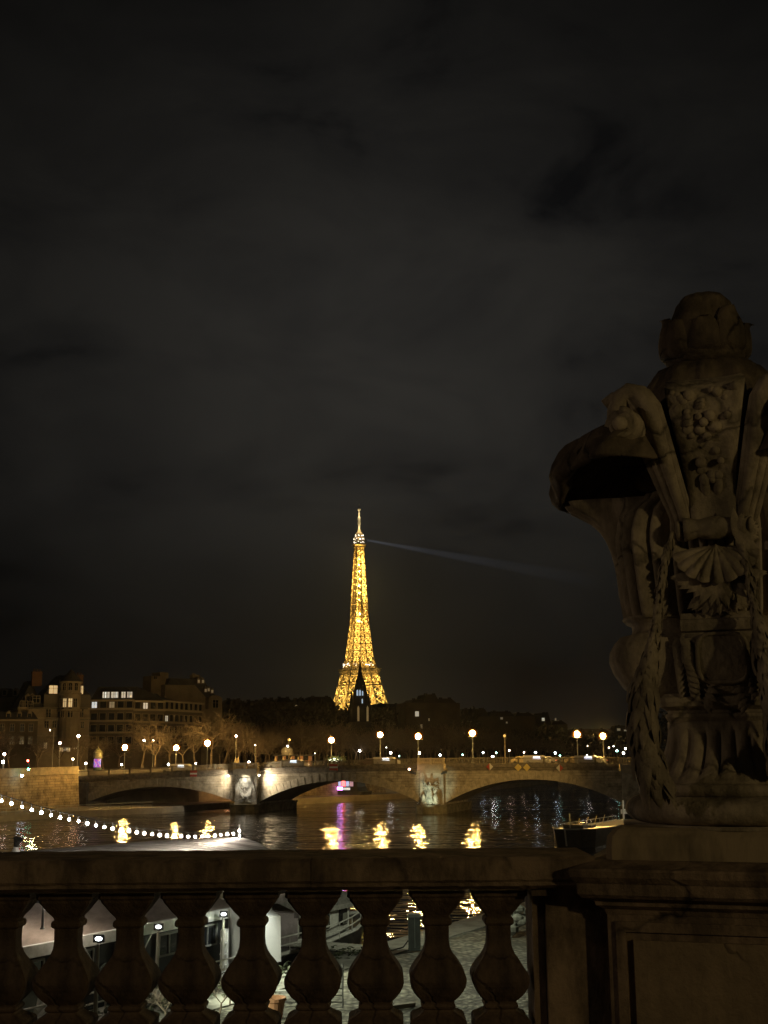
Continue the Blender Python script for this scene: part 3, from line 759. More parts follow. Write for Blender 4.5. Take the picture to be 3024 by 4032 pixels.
# consoles on the four faces
def face_frame(k):
    a = R(-90) + PH + k * math.pi / 2
    n = Vector((cosv(a), sinv(a), 0)); t = Vector((-sinv(a), cosv(a), 0))
    return lambda s, d, z: Vector((UX, UY, 0)) + t * s + n * d + Vector((0, 0, z))
ZD = lambda y: P(2740, y * k0, UY - .45).z
spine = [(1128, 56, .40), (1100, 56, .405), (1060, 58, .42), (1020, 63, .455), (980, 70, .505), (940, 79, .55), (900, 88, .575), (860, 96, .565), (835, 100, .53), (815, 98, .46), (800, 90, .36)]
pxm = k0 / FPX * (UY - .5)
def console(k):
    F = face_frame(k)
    m = MB()
    rows = []
    for y, hw, d in spine:
        w = hw * pxm * .92
        rows.append([F(-w, d - .20, ZD(y))] + [F(w * s, d - .028 * (1 - s*s), ZD(y)) for s in (-.96, -.6, -.2, .2, .6, .96)] + [F(w, d - .20, ZD(y))])
    m.grid(rows); m.build('console_panel', stone, urn, smooth=True)
    for s in (-1, 1):                                   # side straps arching into rolled volutes
        m = MB(); pts = []; rad = []
        for x, y, d in ((64, 1128, .385), (72, 1090, .40), (84, 1045, .44), (98, 990, .50), (113, 930, .55), (128, 878, .57), (148, 850, .57), (172, 842, .56), (192, 854, .55), (204, 882, .545), (207, 912, .54)):
            pts.append(F(s * x * pxm * .96, d, ZD(y))); rad.append(.024 + .026 * min(1, max(0, (1100 - y) / 200)))
        m.tube(pts, rad, 10)
        for off, dd, kk in ((.046, -.022, .85), (.085, -.055, .75), (-.034, -.004, .6)): m.tube([p + (F(s * off * (.5 + .5 * min(1, q / 4)), dd, -.012 * (off > 0)) - F(0, 0, 0)) for q, p in enumerate(pts[:9])], [r * kk for r in rad[:9]], 8)
        m.tube([p + (F(s * .03, -.10, -.03) - F(0, 0, 0)) for p in pts[:9]], [r * 1.5 for r in rad[:9]], 10)
        m.tube([p + (F(-s * .040, -.01, 0) - F(0, 0, 0)) for p in pts[:7]], [r * .45 for r in rad[:7]], 8)
        c0 = F(s * 192 * pxm * .96, .60, ZD(920))
        m.tube([c0 + (F(s * q * .5, q, 0) - F(0, 0, 0)) for q in (-.20, -.06, 0, .03)], [.098, .094, .090, .080], 16)
        sp = []; rs = []
        for q in range(26):
            a = math.pi * .5 + s * q / 25 * 2.6 * math.pi; r0 = .080 * (1 - q / 30)
            sp.append(c0 + (F(r0 * cosv(a), .034 + q * .0012, 0) - F(0, 0, 0)) + Vector((0, 0, r0 * sinv(a)))); rs.append(.022 * (1 - q / 40))
        m.tube(sp, rs, 7)
        m.ball(c0 + (F(0, .06, 0) - F(0, 0, 0)), .040, 10, 8)
        m.build('volute_strap', stone, urn, smooth=True)
    m = MB()                                            # lichen-pitted relief at the head of the panel
    r5 = random.Random(8 + k)
    for q in range(46):
        t = r5.random() ** 1.2; y = 845 + 190 * t; w = (74 - 52 * t) * pxm
        d = .575 - .10 * t
        j = min(range(len(spine)), key=lambda i: abs(spine[i][0] - y)); d = spine[j][2] - .022
        c = F(r5.uniform(-w, w), d, ZD(y)); m.ball(c, r5.uniform(.016, .032), 7, 5, (1, .7, 1))
    m.build('pitted_relief', stone, urn, smooth=True)
    # scroll roll under the console
    zz = P(2740, 1134 * k0, UY - .46).z; m = MB()
    rw = .148
    m.tube([F(-rw + 2 * rw * q / 12, .40, zz) for q in range(13)], [.062, .058, .05, .047, .052, .058, .06, .058, .052, .047, .05, .058, .062], 14)
    for s in (-1, 1):
        sp = []; rs = []
        for q in range(22):
            a = math.pi * .6 + q / 21 * 2.9 * math.pi; r0 = .060 * (1 - q / 26)
            sp.append(F(s * (rw + .012 + q * .0012), .40 + r0 * cosv(a), zz + .004 + r0 * sinv(a))); rs.append(.022 * (1 - q / 36))
        m.tube(sp, rs, 7)
    m.build('scroll_roll', stone, urn, smooth=True)
    # scallop shell
    m = MB(); zs = P(2740, 1170 * k0, UY - .46).z; rows = []
    nr = 9
    for q in range(9):
        t = q / 8; row = []
        for j in range(nr * 8 + 1):
            a = R(-78) + R(156) * j / (nr * 8)
            rib = abs(sinv((j / 8) * math.pi))
            ln = (.235 + .012 * rib) * t * (1 - .12 * (abs(a) / R(78)) ** 2)
            d = .40 + .075 * sinv(min(1, t * 1.1) * math.pi * .62) + (.022 * (rib - .5) * t) - .05 * (abs(a) / R(78)) ** 2
            row.append(F(sinv(a) * ln * .98, d, zs + .004 - cosv(a) * ln * .86))
        rows.append(row)
    m.grid(rows)
    m.build('scallop_shell', stone, urn, smooth=True)
    m = MB(); r6 = random.Random(3 + k)                  # acanthus spray under the shell
    for q in range(19):
        s = (q - 9) / 9
        m.leaf(F(s * .10, .40, zs - .20 + .03 * abs(s)), F(s * 1.1, .25, -.55 + .75 * abs(s)) - F(0, 0, 0), F(0, 1, .3) - F(0, 0, 0), .12 + .03 * r6.random(), .026)
    for q in range(11):
        s = (q - 5) / 5
        m.leaf(F(s * .06, .385, zs - .25), F(s * 1.3, .2, -.8) - F(0, 0, 0), F(0, 1, .3) - F(0, 0, 0), .10 + .02 * r6.random(), .026)
    m.build('acanthus_spray', stone, urn, smooth=True)
    # bands between the shell and the cartouche
    m = MB(); za = [P(2740, y * k0, UY - .42).z for y in (1386, 1374, 1362, 1352, 1332, 1318)]
    pr = [(.355, za[0]), (.385, za[0] + .004), (.388, za[1]), (.37, za[1] + .004), (.37, za[2]), (.392, za[2] + .008), (.402, (za[3] + za[4]) / 2), (.395, za[4] - .006), (.37, za[4]), (.35, za[5])]
    m.grid([[F(s, d, z) for d, z in pr] for s in (-.192, -.06, .06, .192)])
    for s in (-.192, .192): m.face(*[F(s, d, z) for d, z in ([(.2, za[0])] + pr + [(.2, za[5])])])
    m.build('band_moulding', stone, urn)
    # cartouche with a rounded square shield
    m = MB(); zc = P(2740, 1425 * k0, UY - .42).z; hw2 = .118; rows = []
    def body_d(z): t = (z - zc) / .16; return .385 + .02 - .075 * max(0, -t) ** 1.6 - .015 * max(0, t)
    rows = []
    for q in range(11):
        z = zc + .135 - .33 * q / 10
        rows.append([F(s * .205 * (1 - .10 * max(0, (zc - z) / .16)), body_d(z) - .03 * s * s - (.1 if abs(s) == 1 else 0), z) for s in (-1, -.97, -.6, -.2, .2, .6, .97, 1)])
    m.grid(rows); m.build('cartouche_body', stone, urn, smooth=True)
    m = MB(); rim = []
    for q in range(41):
        a = 2 * math.pi * q / 40; p = 4.2
        rq = 1 / (abs(cosv(a)) ** p + abs(sinv(a)) ** p) ** (1 / p)
        x, z = hw2 * rq * cosv(a), zc + .012 + .118 * rq * sinv(a)
        rim.append(F(x, body_d(z) + .012, z))
    m.tube(rim, .011, 6, cap=False)
    rows = []
    for f in (.0001, .3, .6, .95):
        row = []
        for q in range(41):
            a = 2 * math.pi * q / 40; p = 4.2
            rq = 1 / (abs(cosv(a)) ** p + abs(sinv(a)) ** p) ** (1 / p)
            x, z = hw2 * rq * cosv(a) * f, zc + .012 + .118 * rq * sinv(a) * f
            row.append(F(x, body_d(z) + .018 - .008 * f, z))
        rows.append(row)
    m.grid(rows); m.build('shield_panel', stone, urn, smooth=True)
    m = MB(); r7 = random.Random(21 + k)                 # leaves framing the cartouche
    for s in (-1, 1):
        for q in range(12):
            t = q / 11; z = zc + .12 - .27 * t
            m.leaf(F(s * (.195 - .03 * t), body_d(z) - .015, z), F(-s * (.5 + .4 * r7.random()), .35, -.7) - F(0, 0, 0), F(0, 1, .2) - F(0, 0, 0), .085, .02)
            m.leaf(F(s * (.205 - .02 * t), body_d(z) - .045, z), F(s * .35, .3, -.8) - F(0, 0, 0), F(s * .3, 1, .2) - F(0, 0, 0), .085, .022)
        for q in range(5):
            m.leaf(F(s * .10, body_d(zc - .13), zc - .115 - .02 * q), F(-s * (.9 - .1 * q), .3, .1 - .3 * q) - F(0, 0, 0), F(0, 1, .2) - F(0, 0, 0), .075, .016)
    m.build('cartouche_leaves', stone, urn, smooth=True)
for k in (0, 1, 2): console(k)
# leaf garlands hanging free at the corners
def garland(path, name='leaf_garland', seed=1):
    r8 = random.Random(seed); m = MB()
    pts = [Vector(p) for p in path]
    dense = []
    for a, b in zip(pts[:-1], pts[1:]):
        for q in range(10): dense.append(a.lerp(b, q / 10))
    n = len(dense)
    m.tube(dense, [.010 + .026 * sm(.3, .65, i / n) for i in range(n)], 8)
    for i in range(2, n - 1):
        t = i / n; d = (dense[i+1] - dense[i-1]).normalized(); w = .42 + .62 * sm(.25, .65, t)
        for q in range(8):
            a = r8.uniform(0, 2 * math.pi); o = d.orthogonal().normalized(); b = d.cross(o)
            nr = o * cosv(a) + b * sinv(a)
            p = dense[i] + nr * (.008 + .026 * sm(.3, .65, t))
            m.leaf(p, d * 1.0 + nr * r8.uniform(.08, .50), nr, r8.uniform(.09, .16) * w, r8.uniform(.017, .030) * w, .4)
    m.build(name, stone, urn, smooth=True)
def gp(l): return [P(x * k0, y * k0, Y) for x, y, Y in l]
garland(gp([(1452, 1150, 5.83), (1436, 1215, 5.78), (1424, 1290, 5.74), (1418, 1350, 5.72), (1408, 1405, 5.70), (1398, 1460, 5.70), (1392, 1520, 5.72), (1390, 1580, 5.74), (1400, 1640, 5.76), (1415, 1690, 5.78)]), seed=3)
garland(gp([(1590, 1150, 5.83), (1612, 1215, 5.78), (1626, 1290, 5.74), (1638, 1350, 5.70), (1650, 1405, 5.68), (1668, 1460, 5.68), (1680, 1540, 5.7), (1690, 1640, 5.74)]), seed=4)
m = MB(); r9 = random.Random(12)
for q in range(16):                                     # spray of leaves where the right garland starts
    p = P(1588 * k0, 1158 * k0, 5.80); a = R(-50 + 140 * q / 15)
    m.leaf(p, (cosv(a), -.15, sinv(a)), (0, -1, 0), r9.uniform(.10, .15), .022)
m.build('leaf_spray', stone, urn, smooth=True)

# ------------------------------------------------------------------ the lit iron lattice tower on the horizon
TY = 1525.0
tb = P(1416, 2637, TY); TZ = tb.z - 115.7; TX = tb.x
tower = thing('lattice_tower', 'tall golden floodlit iron lattice tower rising on the horizon', 'tower', (TX, TY, TZ), R(21))
prof_w = [(0, 62), (30, 45), (57, 33.5), (75.6, 26), (100.6, 20.8), (115, 17.6), (128, 14.3), (153, 11.7), (179.6, 9.2), (205.8, 8.1), (232, 6.8), (258.5, 5.6), (276, 5.0)]
prof_l = [(0, 25), (57, 16.5), (75.6, 14.2), (100.6, 11.6), (115, 10.4), (128, 9.6), (153, 8.7), (179.6, 8.2), (205.8, 8.0), (276, 5.0)]
def ip(p, z):
    for (a, b), (c, d) in zip(p[:-1], p[1:]):
        if z <= c: return b + (d - b) * (z - a) / (c - a)
    return p[-1][1]
tw_iron = mat('tower_iron', (.50, .38, .21), .6, (.40, .30, .16), .05)
levels = [0]
while levels[-1] < 264: levels.append(levels[-1] + max(8.6, min(12, ip(prof_l, levels[-1]) * 1.0)))
levels = [z for z in levels if z < 270] + [274]
legn = 0
for sx, sy in ((-1, -1), (1, -1), (1, 1), (-1, 1)):
    m = MB()
    def corners(z):
        w = ip(prof_w, z); i = max(0.0, w - ip(prof_l, z))
        return [Vector((sx * a, sy * b, z)) for a, b in ((w, w), (i, w), (i, i), (w, i))]
    for z0, z1 in zip(levels[:-1], levels[1:]):
        c0, c1 = corners(z0), corners(z1); th = 1.25 if z0 < 130 else 1.0; tb_ = th * .72
        for k in range(4):
            m.tube([c0[k], c1[k]], th * .62, 4, False)
            j = (k + 1) % 4
            if (c0[k] - c0[j]).length < 1.2 or (z0 > 175 and k in (1, 2)): continue
            m.tube([c0[k], c1[j]], tb_ * .62, 3, False); m.tube([c0[j], c1[k]], tb_ * .62, 3, False); m.tube([c1[k], c1[j]], tb_ * .8, 4, False)
    m.build('leg', tw_iron, tower, local=True)
m = MB()                                                 # lattice between the legs above the second platform
for z0, z1 in zip(levels[:-1], levels[1:]):
    if z0 < 126: continue
    for k in range(4):
        def q(s, z, k=k):
            w = ip(prof_w, z) * .97; i = max(0, w - ip(prof_l, z))
            v = Vector((s * max(i, 2.0), -w, z)); v.rotate(Matrix.Rotation(k * math.pi / 2, 3, 'Z')); return v
        if ip(prof_w, z0) - ip(prof_l, z0) > 1.0:
            m.tube([q(-1, z0), q(1, z1)], .3, 3, False); m.tube([q(1, z0), q(-1, z1)], .3, 3, False); m.tube([q(-1, z1), q(1, z1)], .5, 4, False)
m.build('infill_lattice', tw_iron, tower, local=True)
m = MB()                                                 # second platform with its brackets
for z, h, t in ((114.2, 20.6, 1.3), (116.2, 21.6, 1.1), (110, 18.6, .7), (121.5, 17.0, .6), (124.5, 15.8, .7), (99, 20.6, 1.2), (95.5, 21.5, 1.0)):
    for k in range(4):
        a = k * math.pi / 2
        m.box((h * .98 * math.sin(a), -h * .98 * math.cos(a), z), (2 * h if k % 2 == 0 else 1.0, 1.0 if k % 2 == 0 else 2 * h, t))
for k in range(4):
    for q in range(15):
        s = (q - 7) / 7 * 20
        v0 = Vector((s * .9, -18.2, 109.5)); v1 = Vector((s, -21, 114)); mtx = Matrix.Rotation(k * math.pi / 2, 3, 'Z')
        m.tube([mtx @ v0, mtx @ v1], .38, 4, False)
    for q in range(9):                                   # arcade of crossed girders hung below the platform
        s0 = (q - 4.5) / 4.5 * 19; s1 = (q - 3.5) / 4.5 * 19; mtx = Matrix.Rotation(k * math.pi / 2, 3, 'Z')
        for a, b in (((s0, 99), (s1, 110)), ((s1, 99), (s0, 110))):
            m.tube([mtx @ Vector((a[0], -20 + (a[1] - 99) * .13, a[1])), mtx @ Vector((b[0], -20 + (b[1] - 99) * .13, b[1]))], .32, 3, False)
m.build('second_platform', tw_iron, tower, local=True)
m = MB()

for k in range(16):
    a = 2 * math.pi * k / 16; m.tube([(4.9 * math.cos(a), 4.9 * math.sin(a), 263), (5.4 * math.cos(a), 5.4 * math.sin(a), 268), (8.6 * math.cos(a), 8.6 * math.sin(a), 276)], .42, 4)
m.box((0, 0, 277), (15.6, 15.6, 1.2)); m.box((0, 0, 281.4), (13.2, 13.2, .8))
for k in range(12):
    a = k * math.pi / 6; m.tube([(6.2 * math.cos(a), 6.2 * math.sin(a), 277), (6.2 * math.cos(a), 6.2 * math.sin(a), 286)], .3, 4)
m.lathe([(6.6, 285.4), (6.9, 286.2), (6.2, 287), (5.4, 290), (3.6, 292.6), (2.2, 294), (1.6, 297)], 16)
m.build('top_gallery', tw_iron, tower, local=True)
m = MB()
m.lathe([(1.3, 296), (1.3, 303), (2.0, 303.4), (2.0, 306), (1.7, 306.4), (1.7, 311), (2.0, 311.4), (2.0, 312.4), (1.0, 312.8), (.9, 322), (2.4, 322.6), (2.4, 324), (.5, 324.6), (.3, 331)], 10)
m.build('antenna_mast', mat('antenna_iron', (.6, .55, .42), .6), tower, local=True)
TWC = (1, .72, .20)
for sx, sy in ((-1, -1), (1, -1), (1, 1), (-1, 1)):      # projectors inside each leg
    for z, pw in ((54, 15000), (70, 18000), (86, 17000), (103, 11000)):
        w = ip(prof_w, z) - ip(prof_l, z) / 2
        o = light('tower_projector', (0, 0, 0), pw, TWC, .9); o.parent = tower; o.location = (sx * w, sy * w, z)
    for z, pw in ((129, 8000), (141, 7500), (153, 6500), (166, 6500)):
        w = ip(prof_w, z) - ip(prof_l, z) / 2
        o = light('tower_projector', (0, 0, 0), pw, TWC, .9); o.parent = tower; o.location = (sx * w, sy * w, z)
for z in (178, 187, 196, 205, 214, 223, 232, 241, 250, 258, 267):
    o = light('tower_projector', (0, 0, 0), 48000 * (ip(prof_w, z) / 9) ** 1.5, TWC, .7); o.parent = tower; o.location = (0, 0, z)
for z, pw in ((283.5, 5000), (299.5, 2200), (317, 2600)):
    for k in range(2):
        o = light('tower_projector', (0, 0, 0), pw, (1, .8, .45), .4); o.parent = tower; o.location = ((3.6 if z < 290 else 3.4) * (1 if k else -1), -4.6, z - 2)
wl = glow('tower_white_lamp', (1, .88, .66), 5)
rt = random.Random(7)
for k in range(22):
    s = rt.uniform(-1, 1); z = 119.2 + rt.uniform(0, 5)
    f = k % 2
    m = MB(); v = Vector((s * 15.5, -17.2, z)); v.rotate(Matrix.Rotation(-(f) * math.pi / 2 * 1, 3, 'Z')); m.ball(v, rt.uniform(.25, .75), 7, 5); m.build('platform_lamp', wl, tower, local=True)
for k in range(20):
    z = (279.2, 283.4, 288.2)[k % 3] + rt.uniform(-1.2, 1.2); a = R(-90 - 75 + 150 * k / 19 + rt.uniform(-9, 9)); rr_ = 7.1 if z < 287 else 5.8
    m = MB(); m.ball((rr_ * math.cos(a - R(21)), rr_ * math.sin(a - R(21)), z), rt.uniform(.25, .75), 7, 5); m.build('summit_lamp', glow('summit_lamp_glow', (1, .84, .66), 5), tower, local=True)
# the searchlight beam from the summit, its glow put in as an emissive volume
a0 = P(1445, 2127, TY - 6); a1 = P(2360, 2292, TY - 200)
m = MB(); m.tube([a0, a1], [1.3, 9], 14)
bm = bpy.data.materials.new('beam_glow'); bm.use_nodes = True
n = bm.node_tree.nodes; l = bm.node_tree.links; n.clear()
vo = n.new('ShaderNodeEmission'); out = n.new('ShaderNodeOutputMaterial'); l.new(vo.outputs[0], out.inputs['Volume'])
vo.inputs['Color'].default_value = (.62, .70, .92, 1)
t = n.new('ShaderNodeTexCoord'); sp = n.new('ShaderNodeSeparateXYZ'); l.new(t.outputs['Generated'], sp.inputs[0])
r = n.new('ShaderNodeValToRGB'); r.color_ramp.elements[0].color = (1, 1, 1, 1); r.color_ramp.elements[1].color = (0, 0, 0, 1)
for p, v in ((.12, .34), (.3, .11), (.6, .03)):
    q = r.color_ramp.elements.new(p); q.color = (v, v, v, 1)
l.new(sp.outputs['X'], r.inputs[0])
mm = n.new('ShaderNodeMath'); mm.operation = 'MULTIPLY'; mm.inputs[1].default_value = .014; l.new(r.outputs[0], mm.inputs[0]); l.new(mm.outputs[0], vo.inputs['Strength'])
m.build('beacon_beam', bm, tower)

# ------------------------------------------------------------------ dark church spire in front of the tower
cp = P(1418, 2600, 430); cx = cp.x
church = thing('church', 'dark church with a slim pointed spire in front of the tower', 'church', (cx, 430, 8))
dk = mat('dark_church_stone', (.035, .035, .033), .9, (.02, .02, .02), .4)
zb_ = P(1418, 2810, 430).z
m = MB(); m.lathe([(3.3, zb_ - 6), (3.1, zb_ + 4), (1.7, zb_ + 11), (.75, cp.z - 5), (.12, cp.z)], 8, (cx, 430)); 
for k in range(4):
    a = R(45 + 90 * k); m.lathe([(.75, zb_ - 3), (.7, zb_ + 3), (.08, zb_ + 8)], 6, (cx + 4.3 * math.cos(a), 430 + 4.3 * math.sin(a)))
m.build('spire', dk, church, smooth=False)
m = MB(); m.bb(cx - 4, cx + 4, 426, 434, 8, zb_ - 3); m.build('bell_tower', dk, church)
m = MB(); m.bb(cx - 8.5, cx + 8.5, 434, 470, 8, 17); m.prism([(-9, 17), (9, 17), (0, 25.5)], lambda a, b, t: (cx + a, t, b), 433.5, 470); m.build('nave', dk, church)
bl = glow('church_window_blue', (.5, .75, 1), .5)
for dx, y, w, h in ((-4.2, 2727, .75, 2.1), (-1.6, 2727, .7, 2.1), (.9, 2729, .55, 1.7), (.6, 2760, .5, 1.7)):
    p = P(1424 + dx * 4, y, 425.9); m = MB()
    m.prism([(-w/2*.8, -h/2), (w/2*.8, -h/2), (w/2*.8, h*.3), (0, h/2), (-w/2*.8, h*.3)], lambda a, b, t: (p.x + a, t, p.z + b), 425.85, 426.05)
    m.build('window', bl, church)
for dx in (-9, 27):
    p = P(1420 + dx, 2810, 425.9); m = MB(); m.prism([(-.35, -2.6), (.35, -2.6), (.35, 2), (0, 2.8), (-.35, 2)], lambda a, b, t: (p.x + a, t, p.z + b), 425.8, 426.02)
    m.build('window', glow('church_window_dim', (.8, .8, .7), .016), church)

# ------------------------------------------------------------------ buildings along the far bank
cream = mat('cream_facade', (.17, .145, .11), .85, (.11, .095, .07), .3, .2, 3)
cream_d = mat('dark_cream_facade', (.07, .06, .046), .88, (.045, .038, .03), .3)  # darker cream for the low houses and the office block
trim = mat('facade_trim', (.19, .165, .125), .8)
brickc = mat('chimney_brick', (.09, .05, .032), .9, (.06, .035, .025), 1)
def facade_fn(p0, p1):
    d = (p1 - p0); d.z = 0; ln = d.length; t = d.normalized(); nv = Vector((t.y, -t.x, 0))
    return (lambda s, o, z: p0 + t * s + nv * o + Vector((0, 0, z - p0.z))), ln
def win(F, s, z, w, h, parent, lit=None, arch=False, mull=True, sill=True):
    m = MB()
    poly = [(-w/2, 0), (w/2, 0), (w/2, h)] + ([(w*.25, h + w*.32), (0, h + w*.42), (-w*.25, h + w*.32)] if arch else []) + [(-w/2, h)]
    m.prism(poly, lambda a, b, t: F(s + a, t, z + b), .03, .05)
    g = m.build('window', lit or glass_dark, parent)
    m = MB(); fr = .09
    for x0, x1, z0, z1 in ((-w/2 - fr, -w/2, -fr, h + fr), (w/2, w/2 + fr, -fr, h + fr), (-w/2, w/2, h, h + fr) if not arch else (-.03, .03, 0, h), (-w/2, w/2, -fr, 0)) + (((-.04, .04, 0, h), (-w/2, w/2, h*.62, h*.62 + .06)) if mull else ()):
        q = [F(s + x, o, z + zz) for zz in (z0, z1) for x, o in ((x0, 0), (x1, 0), (x1, .14), (x0, .14))]
        b = len(m.v); m.v += [tuple(v) for v in q]
        m.f += [(b, b+1, b+2, b+3), (b+4, b+7, b+6, b+5)] + [(b+i, b+4+i, b+4+(i+1) % 4, b+(i+1) % 4) for i in range(4)]
    m.build('window_frame', trim, g)
    return g
def block(F, ln, depth, z0, z1, name, m_, parent):
    m = MB(); m.prism([(0, 0), (ln, 0), (ln, -depth), (0, -depth)], lambda a, b, t: F(a, b, t), z0, z1); return m.build(name, m_, parent)
def ledge(F, ln, zs, parent, o=.35, h=.35, name='string_course'):
    m = MB()
    for z in zs: m.prism([(-.1, o), (ln + .1, o), (ln + .1, -.1), (-.1, -.1)], lambda a, b, t: F(a, b, t), z, z + h)
    m.build(name, trim, parent)
def dome_roof(F, ln, depth, z0, z1, inset, parent, name='mansard_roof', m_=None):
    m = MB(); a = [F(0, .2, z0), F(ln, .2, z0), F(ln, -depth, z0), F(0, -depth, z0)]; b = [F(inset, -inset, z1), F(ln - inset, -inset, z1), F(ln - inset, -depth + inset, z1), F(inset, -depth + inset, z1)]
    for k in range(4): m.face(a[k], a[(k+1) % 4], b[(k+1) % 4], b[k])
    m.face(*b); m.face(*a[::-1]); return m.build(name, m_ or slate, parent)
def dormer(F, s, z, parent, lit=None, w=1.5, h=2.0, o=-.35):
    m = MB(); m.prism([(-w/2, 0), (w/2, 0), (w/2, h), (0, h + .6), (-w/2, h)], lambda a, b, t: F(s + a, t, z + b), o - 2.4, o)
    d = m.build('dormer', cream, parent)
    m = MB(); m.prism([(-w*.32, .25), (w*.32, .25), (w*.32, h*.9), (-w*.32, h*.9)], lambda a, b, t: F(s + a, t, z + b), o + .01, o + .05)
    m.build('dormer_window', lit or glass_dark, d)
def chimney(F, s, o, z, w, h, parent, m_=None):
    m = MB(); m.prism([(-w/2, -.7), (w/2, -.7), (w/2, .7), (-w/2, .7)], lambda a, b, t: F(s + a, o + b, t), z, z + h)
    m.prism([(-w/2 - .1, -.8), (w/2 + .1, -.8), (w/2 + .1, .8), (-w/2 - .1, .8)], lambda a, b, t: F(s + a, o + b, t), z + h, z + h + .25)
    for k in range(3):
        c = F(s + (k - 1) * w * .3, o, z + h); m.tube([c, c + Vector((0, 0, .9))], .16, 6)
    m.build('chimney', m_ or brickc, parent)

# ornate corner house with a turret (far left)
YB1 = 287
z_ = lambda y, Y=YB1: P(262, y, Y).z
q0, q1 = P(60, 2990, 283), P(345, 2990, 290); q0.z = q1.z = 8
b1 = thing('turret_house', 'ornate cream corner house with a round turret, steep slate roof and a few lit windows', 'house', q0)
F, ln = facade_fn(q0, q1)
u_ = lambda px: (px - 60) / 285 * ln
zc1 = z_(2790)
block(F, ln, 14, 7.5, zc1, 'wall', cream, b1)
ledge(F, ln, (z_(2830), zc1 - .1, z_(2900)), b1)
m = MB(); m.prism([(u_(160), .2), (ln, .2), (ln, -13), (u_(160), -13)], lambda a, b, t: F(a, b, t), zc1 + .25, z_(2735)); m.build('upper_storey', mat('dark_slate_storey', (.07, .065, .055), .8), b1)
dome_roof(lambda s, o, z: F(u_(158) + s, o, z), ln - u_(158), 13, z_(2735), z_(2655), 4.0, b1)
dome_roof(lambda s, o, z: F(s, o - 1, z), u_(158), 12, zc1 + .3, z_(2680), 3.4, b1)
tc_ = F(u_(262), .6, 0)
zt0, zt1 = z_(2792), z_(2692)
MB().lathe([(2.5, zt0 - 9), (2.5, zt0 - .6), (2.9, zt0 - .5), (2.9, zt0), (2.45, zt0 + .05), (2.45, z_(2735)), (2.7, z_(2733)), (2.7, z_(2728)), (2.4, z_(2727)), (2.4, zt1), (2.75, zt1 + .1), (2.75, zt1 + .5)], 16, (tc_.x, tc_.y)).build('turret', cream, b1)
MB().lathe([(2.85, zt1 + .5), (1.9, z_(2665)), (.9, z_(2650)), (.12, z_(2634))], 16, (tc_.x, tc_.y)).build('turret_roof', slate, b1)
def tw(angle, z, w, h, lit, arch):
    a = R(-90 + angle); rad = 2.44; nx = Vector((math.cos(a), math.sin(a), 0)); tx = Vector((-math.sin(a), math.cos(a), 0))
    win(lambda s, o, zz: Vector((tc_.x, tc_.y, 0)) + nx * (rad + o - .02) + tx * s + Vector((0, 0, zz)), 0, z, w, h, b1, lit, arch, True)
for a, lit in ((-40, None), (-13, lit_warm), (17, lit_warm), (45, None)): tw(a, z_(2788) + .15, .85, 2.0, lit, False)
for a in (-52, -20, 14, 46): tw(a, z_(2720), .85, 1.5, None, True)
for a in (-24, 18): tw(a, z_(2826), 1.1, 1.9, None, True)
for px, y, w, h, lit in ((195, 2733, 1.9, 1.9, lit_warm), (307, 2733, .9, 1.9, lit_warm), (192, 2778, 1.1, 1.9, glow('dim_window', (1, .78, .45), .13)), (318, 2776, .9, 1.7, glow('dim_window', (1, .78, .45), .1)),
        (170, 2776, .9, 1.8, None), (180, 2826, 1.1, 1.9, None), (225, 2824, .9, 1.9, None), (312, 2824, 1.0, 1.9, None), (75, 2795, .9, 1.9, None), (88, 2795, .9, 1.9, None), (130, 2770, 1.6, 1.6, None),
        (110, 2795, .9, 1.8, None), (245, 2858, .6, 1.1, None), (257, 2858, .6, 1.1, None), (268, 2858, .6, 1.1, None), (300, 2868, .7, 1.5, None), (318, 2868, .7, 1.5, None), (175, 2868, .9, 1.6, None), (205, 2868, .9, 1.6, None),
        (85, 2850, .9, 1.6, None), (125, 2850, .9, 1.6, None), (240, 2960, 1.2, 2.0, lit_warm), (255, 2957, .9, 2.2, lit_pale), (266, 2960, .8, 1.8, lit_warm), (293, 2950, .7, 1.3, lit_pale), (174, 2948, .7, 1.3, glow('dim_window', (1, .78, .45), .13))):
    win(F, u_(px), z_(y) + .1, w, h, b1, lit)
for a, b, y in ((160, 225, 2790), (290, 335, 2790), (100, 160, 2790), (170, 220, 2832), (295, 338, 2832)):   # iron balconies
    m = MB(); z = z_(y) + .1; s0, s1 = u_(a), u_(b)
    m.prism([(s0, .9), (s1, .9), (s1, -.1), (s0, -.1)], lambda p, q, t: F(p, q, t), z - .2, z)
    n_ = int((s1 - s0) / .28)
    for k in range(n_ + 1): c = F(s0 + (s1 - s0) * k / n_, .84, z); m.tube([c, c + Vector((0, 0, .85))], .03, 3)
    m.tube([F(s0, .84, z + .9), F(s1, .84, z + .9)], .05, 4); m.build('balcony', iron, b1)
chimney(F, u_(135), -3, z_(2700), 2.3, z_(2648) - z_(2700), b1); chimney(F, u_(306), -5, z_(2690), 2.6, z_(2655) - z_(2690), b1)
dormer(lambda s, o, z: F(s, o, z), u_(258), z_(2690), b1, None, 1.0, 1.2, 1.0)
for px in (100, 118): dormer(F, u_(px), z_(2765), b1, None, 1.2, 1.5, -1.2)
